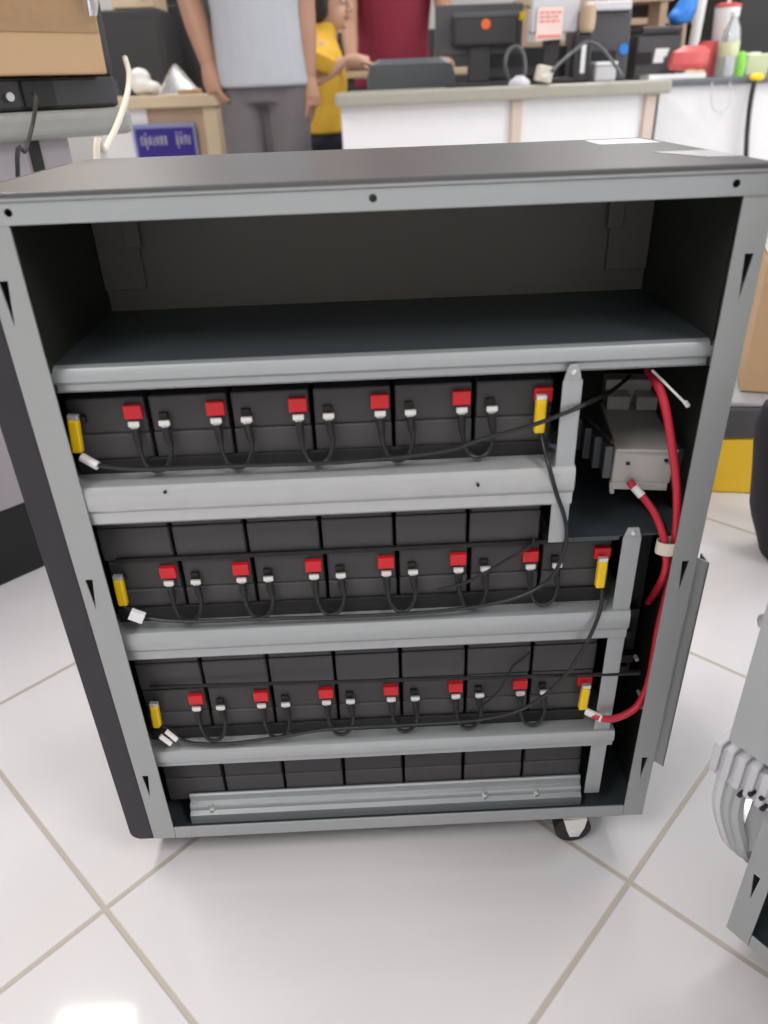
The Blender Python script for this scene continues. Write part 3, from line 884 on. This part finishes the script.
# printers
Yp = 2.74
T, p0, p1 = cbox('printer', 584, 10, 633, 78, Yp, .35, 'eq2', 'tall charcoal printer with pale lid and blue badge, behind the front counter', 'printer', 'printer_body', ZC + .001)
MB().prism([(Yp - .02, p1.z), (Yp + .36, p1.z + .01), (Yp + .36, p1.z + .05), (Yp - .02, p1.z + .03)], lambda a, b, t: Vector((t, a, b)), p0.x - .02, p1.x - .01).build('lid', M['greyw'], T, bevel=.006)
e = at(624, 49, Yp - .004); MB().lathe([(.018, 0), (.018, .005)], e, 14, 'y').build('blue_badge', M['blue'], T)
MB().span(p0.x + .02, p1.x - .05, Yp - .012, Yp, ZC + .06, ZC + .10).build('paper_slot', M['black'], T)
Yq = 2.86
T, p0, p1 = cbox('printer', 634, 33, 683, 72, Yq, .35, 'eq2', 'low charcoal printer with white label, standing left of the red packet on the right counter', 'printer', 'printer_body', ZR + .001)
MB().span(p0.x + .01, p1.x - .004, Yq - .01, Yq + .30, p1.z, p1.z + .025).build('lid', M['eq'], T, bevel=.006)
s0, s1 = at(653, 63, Yq - .004), at(670, 48, Yq - .004)
MB().prism([(s0.x, s0.z), (s0.x + .04, s0.z), (s0.x + .04, s0.z + .02), (s1.x - .01, s0.z + .02), (s1.x, s1.z), (s0.x + .005, s1.z)], lambda a, b, t: Vector((a, t, b)), Yq - .003, Yq - .0005).build('white_label', M['paper'], T)
MB().span(p0.x + .005, p0.x + .06, Yq - .006, Yq, p1.z - .10, p1.z - .06).build('control_panel', M['black'], T)
T, p0, p1 = cbox('paper_box', 595, 65, 617, 80, 2.58, .10, 'greyw', 'small pale grey box standing on the front counter before the tall printer', 'box', 'box_body', ZC + .001)
MB().span(p0.x - .002, p1.x + .002, 2.576, 2.684, p1.z, p1.z + .012).build('box_lid', M['paper'], T, bevel=.003)
p = at(680, 74, 2.74)
T = thing('paper_stack', (p.x, 2.76, ZR), 'stack of papers under the red packet on the right counter edge', 'paper')
MB().span(p.x - .12, p.x + .10, 2.735, 2.85, ZR + .001, ZR + .018).build('paper_sheets', M['paper'], T)
MB().span(p.x + .02, p.x + .095, 2.74, 2.85, ZR + .019, ZR + .028).build('orange_folder', M['beige'], T)
o = MB().loft([((p.x + .045, 2.79, ZR + .03), .07, .03), ((p.x + .045, 2.79, ZR + .05), .08, .04), ((p.x + .05, 2.79, ZR + .09), .075, .03), ((p.x + .06, 2.79, ZR + .11), .04, .006)], 14).build('snack_packet', M['redpack'])
tag(o, 'red and white packet lying on papers on the right counter', 'packet')
o = MB().loft([((p.x + .14, 2.86, ZR + .001), .035, .03), ((p.x + .14, 2.86, ZR + .06), .04, .035), ((p.x + .14, 2.86, ZR + .125), .037, .03)], 14).build('snack_tin', M['redpack'])
tag(o, 'red tin standing right of the red packet on the right counter', 'tin')
# tall things by the bottles
pb = at(676, 45, 3.02)
zb_ = at(670, 33, 2.86).z + .034
o = MB().loft([((pb.x - .02, 2.96, zb_), .04, .035), ((pb.x - .01, 2.96, zb_ + .04), .05, .04), ((pb.x + .01, 2.96, zb_ + .10), .03, .025)], 12).ell((pb.x - .045, 2.95, zb_ + .025), (.03, .03, .022), 8).build('blue_cloth', M['blue'], None, voxel=.008)
tag(o, 'bright blue crumpled cloth on top of the low printer', 'cloth')
T = thing('mini_shelf', (pb.x, 3.05, ZR), 'tan wooden desk shelf behind the printers on the right counter', 'shelf')
MB().span(pb.x - .62, pb.x + .05, 3.25, 3.42, ZR + .135, ZR + .158).span(pb.x - .62, pb.x + .05, 3.25, 3.42, ZR + .29, ZR + .315).build('shelf_board', M['tan'], T)
for xx in (-.6, -.3, .0):
    MB().span(pb.x + xx, pb.x + xx + .03, 3.26, 3.41, ZR + .001, ZR + .29).build('shelf_leg', M['tan'], T)
o = MB().tube([(at(689, 62, 3.23).x, 3.22, ZR + .003), at(704, -12, 3.23)], .022, 12).build('cardboard_tube', M['white'])
tag(o, 'tall white tube leaning between printer and bottles on the right counter', 'tube')
o = MB().tube([(at(680, 47, 3.23).x, 3.20, ZR + .002), at(686, 6, 3.20)], .012, 8).build('wooden_stick', M['tan'])
tag(o, 'brown wooden stick leaning beside the white tube', 'stick')
pz = at(726, 75, 2.80)
T = thing('water_bottle', (pz.x, 2.80, ZR), 'clear plastic bottle standing on the right counter under the white cup', 'bottle')
MB().lathe([(.034, ZR + .001), (.036, ZR + .02), (.034, ZR + .07), (.036, ZR + .12), (.03, ZR + .16), (.014, ZR + .19), (.014, ZR + .20)], (pz.x - .005, 2.80, 0), 18).build('bottle_body', M['clear'], T)
MB().lathe([(.0345, ZR + .07), (.0365, ZR + .08), (.0365, ZR + .115), (.0345, ZR + .12)], (pz.x - .005, 2.80, 0), 18).build('bottle_label', M['palegreen'], T)
MB().lathe([(.016, ZR + .20), (.016, ZR + .215)], (pz.x - .005, 2.80, 0), 14).build('bottle_cap', M['white'], T)
T = thing('drink_cup', (pz.x + .01, 2.90, ZR), 'tall white drink cup with straw and red lid behind the clear bottle', 'cup')
MB().lathe([(.034, ZR + .001), (.048, ZR + .235)], (pz.x + .01, 2.91, 0), 18).build('cup_body', M['white'], T)
MB().lathe([(.050, ZR + .235), (.050, ZR + .245), (.03, ZR + .25)], (pz.x + .01, 2.91, 0), 18).build('cup_lid', M['redpack'], T)
MB().tube([(pz.x + .01, 2.91, ZR + .25), (pz.x + .018, 2.91, ZR + .37)], .008, 8).build('straw', M['pink'], T)
T = thing('clear_tub', (pz.x + .07, 2.84, ZR), 'pale clear jar standing right of the clear bottle', 'jar')
MB().lathe([(.024, ZR + .001), (.026, ZR + .10), (.020, ZR + .13)], (pz.x + .082, 3.0, 0), 16).build('jar_body', M['clear'], T)
MB().lathe([(.023, ZR + .13), (.023, ZR + .15)], (pz.x + .082, 3.0, 0), 16).build('jar_lid', M['greyw'], T)
pg = at(743, 76, 2.74)
o = MB().loft([((pg.x, 2.79, ZR + .001), .022, .02), ((pg.x, 2.79, ZR + .05), .026, .022), ((pg.x - .004, 2.79, ZR + .085), .018, .016)], 12).build('green_bottle', M['green'])
tag(o, 'small bright green bottle right of the clear bottle', 'bottle')
T, p0, p1 = cbox('tissue_box', 744, 53, 772, 76, 2.84, .12, 'palegreen', 'pale green tissue box at the right end of the right counter', 'box', 'box_body', ZR + .001)
MB().span(p0.x + .03, p1.x - .03, 2.87, 2.93, p1.z, p1.z + .006).build('opening', M['paper'], T)

# background furniture
def furniture(name, x0, y0, x1, Y, depth, mt, lab, cat):
    p0, p1 = at(x0, y0, Y), at(x1, y0, Y)
    T = thing(name, ((p0.x + p1.x) / 2, Y + depth / 2, 0), lab, cat)
    return T, p0.x, p1.x, p0.z


T, xa, xb, zz = furniture('bookcase', 586, -25, 733, 4.4, .35, 'dkwood', 'dark wooden bookcase with tan shelves behind the printers', 'bookcase')
MB().span(xa, xa + .03, 4.4, 4.75, 0, 1.6).span(xb - .03, xb, 4.4, 4.75, 0, 1.6).span(xa, xb, 4.73, 4.75, 0, 1.6).build('carcass', M['dkwood'], T)
for z in (.35, .72, 1.0, 1.22, 1.585):
    MB().span(xa + .03, xb - .03, 4.39, 4.73, z, z + .03).build('shelf', M['tan'], T)
T, xa, xb, zz = furniture('storage_cabinet', 743, -30, 860, 3.8, .4, 'shadowbox', 'dark green black cupboard at the right edge behind the right counter', 'cupboard')
MB().span(xa, xb, 3.8, 4.2, 0, 1.9).build('carcass', M['shadowbox'], T, bevel=.005)
for i in range(2):
    w = (xb - xa) / 2
    dd = MB().span(xa + w * i + .01, xa + w * (i + 1) - .01, 3.785, 3.8, .08, 1.85).build('door', M['shadowbox'], T, bevel=.003)
    MB().span(xa + w + (-.05 if i == 0 else .03), xa + w + (-.03 if i == 0 else .05), 3.77, 3.785, .9, 1.05).build('handle', M['fin'], dd)
T, xa, xb, zz = furniture('storage_cabinet', 348, 32, 372, 5.1, .4, 'black', 'low black cupboard behind the maroon shirted person', 'cupboard')
MB().span(xa - .1, xb + .9, 5.1, 5.5, 0, zz).build('carcass', M['eq'], T, bevel=.005)
MB().span(xa + .3, xa + .31, 5.09, 5.1, .05, zz - .05).build('door_gap', M['black'], T)
T, xa, xb, zz = furniture('rear_desk', 340, 72, 520, 3.75, .5, 'beige', 'beige desk behind the front counter, where the people lean', 'desk')
MB().span(xa, xb, 3.75, 4.15, zz - .03, zz).build('desk_top', M['beige'], T, bevel=.004)
for x_ in (xa + .03, xb - .07):
    for y_ in (3.78, 4.08):
        MB().span(x_, x_ + .04, y_, y_ + .04, 0, zz - .03).build('leg', M['eq2'], T)
ZD = zz

# office chair back
CH = thing('office_chair', (at(412, 80, 2.98).x, 2.80, 0), 'grey leatherette office chair with curved back behind the front counter', 'chair')
cxh = at(412, 80, 2.98).x
ztop = at(412, 58, 2.98).z
hw = (at(458, 70, 2.98).x - at(366, 70, 2.98).x) / 2
rings = []
prof = [(.0, .86), (.12, .93), (.22, .96), (.34, .90), (.42, .70)]
mbk = MB()
bp = []
for j, (h, wf) in enumerate([(0, .82), (.08, .93), (.2, 1.0), (.30, .98), (.345, .90), (.365, .72)]):
    z = ztop - .365 + h
    bp.append(((cxh, 3.035 + .015 * math.sin(j), z), hw * wf, .035 if j < 5 else .02))
mbk.loft(bp, 24)
mbk.build('backrest', M['chairgrey'], CH, sub=0)
MB().loft([((cxh, 2.79, .42), hw * .95, .22), ((cxh, 2.79, .44), hw, .235), ((cxh, 2.79, .49), hw * .98, .23), ((cxh, 2.79, .505), hw * .8, .19)], 24).build('seat', M['chairgrey'], CH)
MB().span(cxh - .03, cxh + .03, 3.035, 3.03, .36, ztop - .3).span(cxh - .03, cxh + .03, 2.79, 3.035, .36, .40).build('back_bracket', M['eq'], CH)
MB().lathe([(.025, .07), (.025, .42)], (cxh, 2.79, 0), 14).build('gas_column', M['eq'], CH)
for i in range(5):
    a = 2 * PI * i / 5 + .3
    e = Vector((cxh + .26 * math.cos(a), 2.79 + .26 * math.sin(a), .06))
    lg = MB().tube([(cxh, 2.79, .09), e], [.025, .016], 8).build('base_arm', M['eq'], CH)
    MB().lathe([(.025, -.02), (.025, .02)], (e.x, e.y, .026), 12, 'x').build('castor', M['rubber'], lg)

# ------------------------------------------------------------------ things on the floor at right
p0, p1 = at(706, 490, .78), at(757, 500, .76)
yb = .775
T = thing('yellow_box', (.72, yb + .1, 0), 'yellow box on the tiles beneath the dark case, right of the cabinet', 'box', rz=-.15)
MB().box((.72, yb + .10, .0605), (.17, .18, .119), Matrix.Rotation(-.15, 3, 'Z')).build('carton', M['mustard'], T, bevel=.003)
MB().box((.72, yb + .10, .121), (.15, .17, .003), Matrix.Rotation(-.15, 3, 'Z')).build('lid_flap', M['mustard'], T)
T = thing('grey_case', (.74, yb + .1, .124), 'dark grey case between yellow box and brown cardboard box', 'case', rz=-.12)
MB().box((.765, yb + .11, .158), (.24, .22, .066), Matrix.Rotation(-.12, 3, 'Z')).build('case_body', M['eq2'], T, bevel=.006)
MB().box((.765, yb + .11, .1965), (.235, .215, .010), Matrix.Rotation(-.12, 3, 'Z')).build('case_lid', M['greyw'] if False else M['lightgrey'], T, bevel=.003)
T = thing('cardboard_box', (.852, yb + .12, .202), 'brown cardboard box on top of the dark case, right of the cabinet', 'box', rz=-.3)
Rb = Matrix.Rotation(-.35, 3, 'Z')
MB().box((.880, yb + .12, .328), (.25, .22, .25), Rb).build('carton', M['card'], T, bevel=.004)
MB().box((.880, yb + .12, .4535), (.24, .05, .002), Rb).build('packing_tape', M['tape'], T)
T = thing('paper_stack', (.845, yb + .1, .456), 'white papers lying on the brown cardboard box right of the cabinet', 'paper', rz=-.2)
for k in range(4):
    MB().box((.845 + .006 * k, yb + .10, .462 + .009 * k), (.19, .16, .008), Matrix.Rotation(-.35 + .12 * k, 3, 'Z')).build('sheet_bundle', M['paper'], T)
o = MB().box((.84, yb + .10, .512), (.17, .12, .035), Rb).build('black_pouch', M['blackcloth'], None, bevel=.012, seg=3)
tag(o, 'black pouch on the white papers right of the cabinet', 'pouch')


# ------------------------------------------------------------------ people
def hand(mb, wrist, direction, palm_n, side, curl=.5, s=1.):
    """palm, four fingers and a thumb; direction = fingers' way, palm_n = palm normal, side = +1/-1 thumb side"""
    d = Vector(direction).normalized(); n = Vector(palm_n); n = (n - d * n.dot(d)).normalized(); t = d.cross(n) * side
    w = Vector(wrist)
    mb.tube([w, w + d * .03 * s, w + d * .06 * s, w + d * .09 * s], [.024 * s, .030 * s, .034 * s, .030 * s], 12)
    for k, (off, ln) in enumerate(((.031, .070), (.0105, .078), (-.0105, .072), (-.031, .056))):
        b = w + d * .078 * s + t * off * s
        p = [b]; dd = d.copy()
        for j, f in enumerate((.45, .32, .23)):
            dd = (dd * math.cos(curl * .8) + n * math.sin(curl * .8)).normalized()
            p.append(p[-1] + dd * ln * f * s)
        mb.tube(p, [.0085 * s, .0078 * s, .0072 * s, .006 * s], 8)
    b = w + d * .025 * s + t * .022 * s
    e1 = b + (d * .7 + t * .6 + n * .3).normalized() * .042 * s
    e2 = e1 + (d * .9 + t * .15 + n * .45).normalized() * .034 * s
    mb.tube([b, e1, e2], [.013 * s, .011 * s, .008 * s], 8)


def head(mb, c, face, s=1.):
    """head with nose, ears, jaw; face = facing direction in the plane"""
    fdir = Vector((face[0], face[1], 0)).normalized(); sd = Vector((0, 0, 1)).cross(fdir)
    Rm = Matrix((sd, fdir, Vector((0, 0, 1)))).transposed()
    c = Vector(c)
    P = lambda x, y, z: c + Rm @ (Vector((x, y, z)) * s)
    mb.ell(P(0, -.012, .025), (.075 * s, .092 * s, .088 * s), 14, Rm)
    mb.ell(P(0, .012, -.045), (.058 * s, .070 * s, .070 * s), 12, Rm)
    mb.ell(P(0, .055, -.085), (.026 * s, .026 * s, .022 * s), 8, Rm)
    mb.tube([P(0, .085, .01), P(0, .102, -.022), P(0, .098, -.032)], [.008 * s, .014 * s, .014 * s], 8)
    mb.ell(P(.015, .092, -.034), (.009 * s,) * 3, 6); mb.ell(P(-.015, .092, -.034), (.009 * s,) * 3, 6)
    for k in (-1, 1):
        mb.ell(P(.074 * k, -.012, -.012), (.009 * s, .020 * s, .032 * s), 8, Rm)
    mb.tube([P(-.03, .081, .022), P(0, .090, .024), P(.03, .081, .022)], .009 * s, 8)
    mb.tube([P(0, -.02, -.05), P(0, -.03, -.15)], [.054 * s, .056 * s], 12)
    return P, Rm


def face_parts(T, P, Rm, s, hairlen=0.):
    ey = MB()
    for k in (-1, 1):
        ey.ell(P(.031 * k, .076, .004), (.013 * s, .009 * s, .008 * s), 8, Rm)
    e = ey.build('eyes', M['eyew'], T)
    ir = MB()
    for k in (-1, 1):
        ir.ell(P(.031 * k, .0825, .004), (.0055 * s, .0045 * s, .0055 * s), 8, Rm)
        ir.tube([P(.017 * k, .086, .024), P(.032 * k, .083, .029), P(.046 * k, .073, .024)], .003 * s, 6)
    ir.build('irises_and_brows', M['hair'], T)
    MB().tube([P(-.023, .080, -.060), P(0, .089, -.058), P(.023, .080, -.060)], .0055 * s, 8).build('lips', M['lip'], T)
    h = MB().ell(P(0, -.028, .045), (.084 * s, .092 * s, .082 * s), 14, Rm)
    for k in (-1, 1):
        h.ell(P(.066 * k, -.02, .035), (.022 * s, .05 * s, .045 * s), 8, Rm)
    if hairlen:
        h.ell(P(0, -.065, -.02), (.085 * s, .060 * s, .10 * s), 12, Rm)
        for k in (-1, 1):
            h.ell(P(.075 * k, -.03, -.01), (.022 * s, .045 * s, .07 * s), 8, Rm)
    h.build('hair', M['hair'], T, voxel=.007)


def torso_rings(hem, top, cx, cy, w, dpt, lean=(0, 0)):
    H = [(0, 1.06, 1.03), (.15, 1.0, 1.0), (.35, .95, .98), (.6, 1.02, 1.05), (.82, 1.10, 1.0), (.93, .98, .85), (1.0, .5, .6)]
    return [((cx + lean[0] * h, cy + lean[1] * h, hem + (top - hem) * h), w * a, dpt * b) for h, a, b in H]


def standing(name_label, x, y, face, skin, shirt, trousers, sh_w=.20, waist=.17, armL=None, armR=None, hem=.76, H=1.68, shoe='black', palms=(1, -1), lean=(0, 0), leglen=None, voxel=.007, sleeve=.55):
    T = thing('person', (x, y, 0), name_label, 'person')
    fd = Vector((face[0], face[1], 0)).normalized()
    k = H / 1.70
    zs = 1.40 * k; zh = .86 * k
    lx, ly = lean
    body = MB()
    P, Rm = head(body, (x + lx * 1.12, y + ly * 1.12, 1.575 * k), fd, k)
    body.loft(torso_rings(zh, zs + .03, x, y, waist * .9, .10, lean), 20)
    for s, arm in ((-1, armL), (1, armR)):
        sh = Vector((x + lx + s * sh_w, y + ly, zs - .02))
        el, wr, dr, pn, cu = arm
        el = Vector(el); wr = Vector(wr)
        body.tube([sh, sh.lerp(el, .5), el, el.lerp(wr, .4), wr], [.052, .049, .045, .044, .031], 12)
        hand(body, wr, dr, pn, palms[0] if s < 0 else palms[1], cu, 1.15)
    legs = MB()
    for s in (-1, 1):
        hp = Vector((x + s * .082, y, zh)); kn = Vector((x + s * .088, y + fd.y * .015, .47 * k)); an = Vector((x + s * .10, y, .085))
        body.tube([hp, kn, an], [.075, .05, .035], 12)
        body.tube([an, an + Vector((0, 0, -.04)) + fd * .05, Vector((an.x, an.y, .035)) + fd * .16], [.034, .035, .028], 10)
        legs.tube([hp + Vector((0, 0, .03)), hp.lerp(kn, .5), kn, kn.lerp(an, .5), an + Vector((0, 0, -.045))], [.082, .088, .080, .072, .070], 18)
    body.build('body', M[skin], T, voxel=.0045)
    face_parts(T, P, Rm, k)
    legs.loft([((x, y, zh - .14), .150, .095), ((x, y, zh), .152, .11), ((x, y, zh + .10), .145, .10)], 20)
    legs.build('trousers', M[trousers], T, voxel=.008)
    st = MB().loft(torso_rings(hem, zs + .045, x, y, waist, .125, lean), 24)
    for s, arm in ((-1, armL), (1, armR)):
        sh = Vector((x + lx + s * (sh_w - .02), y + ly, zs - .015)); el = Vector(arm[0])
        st.tube([sh, sh.lerp(el, .3), sh.lerp(el, sleeve)], [.068, .066, .067], 16)
    st.build('shirt', M[shirt], T, voxel=.008)
    for s in (-1, 1):
        an = Vector((x + s * .10, y, .0))
        MB().loft([((an.x + fd.x * .05, an.y + fd.y * .05, .001), .048, .13), ((an.x + fd.x * .05, an.y + fd.y * .05, .03), .05, .135), ((an.x + fd.x * .03, an.y + fd.y * .03, .07), .042, .10), ((an.x, an.y, .095), .040, .045)], 18).build('shoe', M['blackcloth'], T)
    return T


# man in grey, facing away from us towards the woman
Yman = 2.72
mc = at(262, 85, Yman)
wl, wr = at(208, 62, Yman - .02), at(308, 76, Yman + .02)
el_, er_ = at(190, 2, Yman + .02), at(303, 2, Yman + .04)
standing('person in grey tee shirt and grey trousers standing with both arms hanging down', mc.x, Yman + .02, (.25, 1), 'skin', 'shirt', 'pants', .215, .172,
         (el_, wl, (.18, -.12, -1), (.9, .35, 0), .45), (er_, wr, (.06, -.05, -1), (-.9, .3, 0), .35), hem=at(262, 87, Yman).z, palms=(-1, 1))

# maroon shirt person behind the rear desk
Ymr = 4.42
mm = at(392, 60, Ymr)
wl, wr = at(352, 68, 4.0), at(440, 62, 4.02)
wl.z = ZD + .05; wr.z = ZD + .05
el_, er_ = at(349, 28, 4.16), at(446, 24, 4.2)
standing('person in maroon shirt leaning on the beige desk behind the counter', mm.x, Ymr, (-.25, -1), 'skin', 'maroon', 'navy', .225, .215,
         (el_, wl, (.1, -1, -.12), (0, 0, -1), .1), (er_, wr, (0, -1, -.12), (0, 0, -1), .1), hem=.74, palms=(-1, 1), lean=(0, -.16))

# woman in yellow, seated in profile
Yw = 3.36
hc = at(330, 6, Yw)
T = thing('person', (hc.x - .08, Yw, 0), 'person with short dark hair in yellow shirt seated in profile behind the counter', 'person')
wx = hc.x - .055
body = MB()
sW = .92
zhd = hc.z + .01
P, Rm = head(body, (hc.x, Yw, zhd), (1, -.25), sW)
zsh = zhd - .155
zse = .44
body.loft([((wx - .03, Yw, zse + .06), .10, .14), ((wx - .02, Yw, zse + .2), .09, .12), ((wx, Yw, zsh - .08), .085, .15), ((wx + .01, Yw, zsh), .06, .13), ((wx + .02, Yw, zsh + .05), .04, .05)], 18)
arms = []
for s, yo in ((-1, -.155), (1, .155)):
    sh = Vector((wx, Yw + yo, zsh - .03))
    el = at(311 if s < 0 else 320, 84, Yw + yo); wr = at(346, 86, Yw + yo * .8) if s < 0 else at(352, 80, Yw + yo * .6)
    wr.z = max(wr.z, ZD + .035)
    body.tube([sh, sh.lerp(el, .5), el, el.lerp(wr, .4), wr], [.045, .042, .036, .034, .023], 12)
    hand(body, wr, (1, .1, -.1), (0, 0, -1), 1 if s < 0 else -1, .15, .92)
    arms.append((sh, el))
leg = MB()
for yo in (-.09, .09):
    hp = Vector((wx, Yw + yo, zse + .06)); kn = Vector((wx + .38, Yw + yo, zse + .05)); an = Vector((wx + .36, Yw + yo, .08))
    body.tube([hp, kn, an], [.07, .05, .035], 12)
    body.tube([an, Vector((an.x + .05, an.y, .045)), Vector((an.x + .14, an.y, .032))], [.034, .033, .026], 10)
    leg.tube([hp, hp.lerp(kn, .5), kn, kn.lerp(an, .5), an + Vector((0, 0, .0))], [.095, .085, .07, .062, .06], 16)
leg.ell((wx - .02, Yw, zse + .09), (.15, .19, .10), 12)
body.build('body', M['skin2'], T, voxel=.0045)
face_parts(T, P, Rm, sW, 1)
leg.build('trousers', M['navy'], T, voxel=.008)
sh_ = MB().loft([((wx - .01, Yw, zse + .13), .13, .19), ((wx - .01, Yw, zse + .24), .115, .165), ((wx, Yw, zsh - .14), .115, .165), ((wx + .005, Yw, zsh - .03), .09, .165), ((wx + .012, Yw, zsh + .02), .062, .10), ((wx + .02, Yw, zsh + .05), .060, .07), ((wx + .026, Yw, zsh + .085), .056, .062)], 22)
for a_, e_ in arms:
    sh_.tube([a_, a_.lerp(e_, .3), a_.lerp(e_, .55)], [.080, .078, .072], 14)
sh_.build('shirt', M['yshirt'], T, voxel=.008)
for yo in (-.09, .09):
    MB().loft([((wx + .42, Yw + yo, .001), .12, .045), ((wx + .42, Yw + yo, .03), .125, .046), ((wx + .39, Yw + yo, .065), .09, .04), ((wx + .365, Yw + yo, .09), .045, .04)], 16).build('shoe', M['blackcloth'], T)
ST2 = thing('stool', (wx, Yw, 0), 'round black stool under the person in the yellow shirt', 'stool')
MB().lathe([(.16, .335), (.17, .35), (.17, .36), (.16, .368)], (wx - .02, Yw, 0), 22).build('seat', M['eq'], ST2)
for k in range(4):
    a = PI / 4 + k * PI / 2
    MB().tube([(wx - .02 + .11 * math.cos(a), Yw + .11 * math.sin(a), .336), (wx - .02 + .17 * math.cos(a), Yw + .17 * math.sin(a), .001)], .012, 8).build('leg', M['fin'], ST2)

# black bag standing at the right edge
BG = thing('cloth_bag', (.70, .53, 0), 'black cloth bag standing on white tiles at the right edge before the yellow box', 'bag')
rg = [(.715, .0015, .055, .05), (.712, .010, .074, .06), (.704, .05, .080, .064), (.690, .09, .082, .064), (.682, .12, .083, .066), (.672, .20, .084, .064), (.656, .283, .082, .058), (.650, .325, .070, .045), (.648, .345, .045, .028)]
MB().loft([((x_ + .036, .545, z_ * .9), a_, b_) for x_, z_, a_, b_ in rg], 24).build('bag_body', M['blackcloth'], BG)
MB().tube([(.655, .545, .300), (.67, .545, .345), (.69, .545, .355), (.715, .545, .345), (.72, .545, .298)], .006, 8, 5).build('handle', M['blackcloth'], BG)

# ------------------------------------------------------------------ light
def area(name, loc, sx_, sy_, power, col=(1, 1, 1), rot=(0, 0, 0)):
    l = bpy.data.lights.new(name, 'AREA'); l.shape = 'RECTANGLE'; l.size = sx_; l.size_y = sy_; l.energy = power; l.color = col
    o = bpy.data.objects.new(name, l); COL.objects.link(o); o.location = loc; o.rotation_euler = rot
    return o


for i, (x, y) in enumerate(((-1.3, .58), (2.05, 1.6), (-1.35, 3.7), (1.45, 3.7), (-1.35, -1.3), (1.45, -1.3))):
    area('ceiling_lamp', (x, y, 2.66), .3, 1.2, 36, (1, .972, .945))
# cool fill light added to brighten and tint the right side
area('cool_side_fill', (3.9, 1.2, 1.5), 2.6, 1.6, 50, (.86, .93, 1), (0, math.radians(90), 0))

W = bpy.data.worlds.new('world'); SC.world = W; W.use_nodes = True
W.node_tree.nodes['Background'].inputs[0].default_value = (.9, .95, 1, 1)
W.node_tree.nodes['Background'].inputs[1].default_value = .3
SC.view_settings.view_transform = 'Standard'
SC.view_settings.look = 'None'
SC.view_settings.exposure = 0
SC.view_settings.gamma = 1
SC.view_settings.use_curve_mapping = False
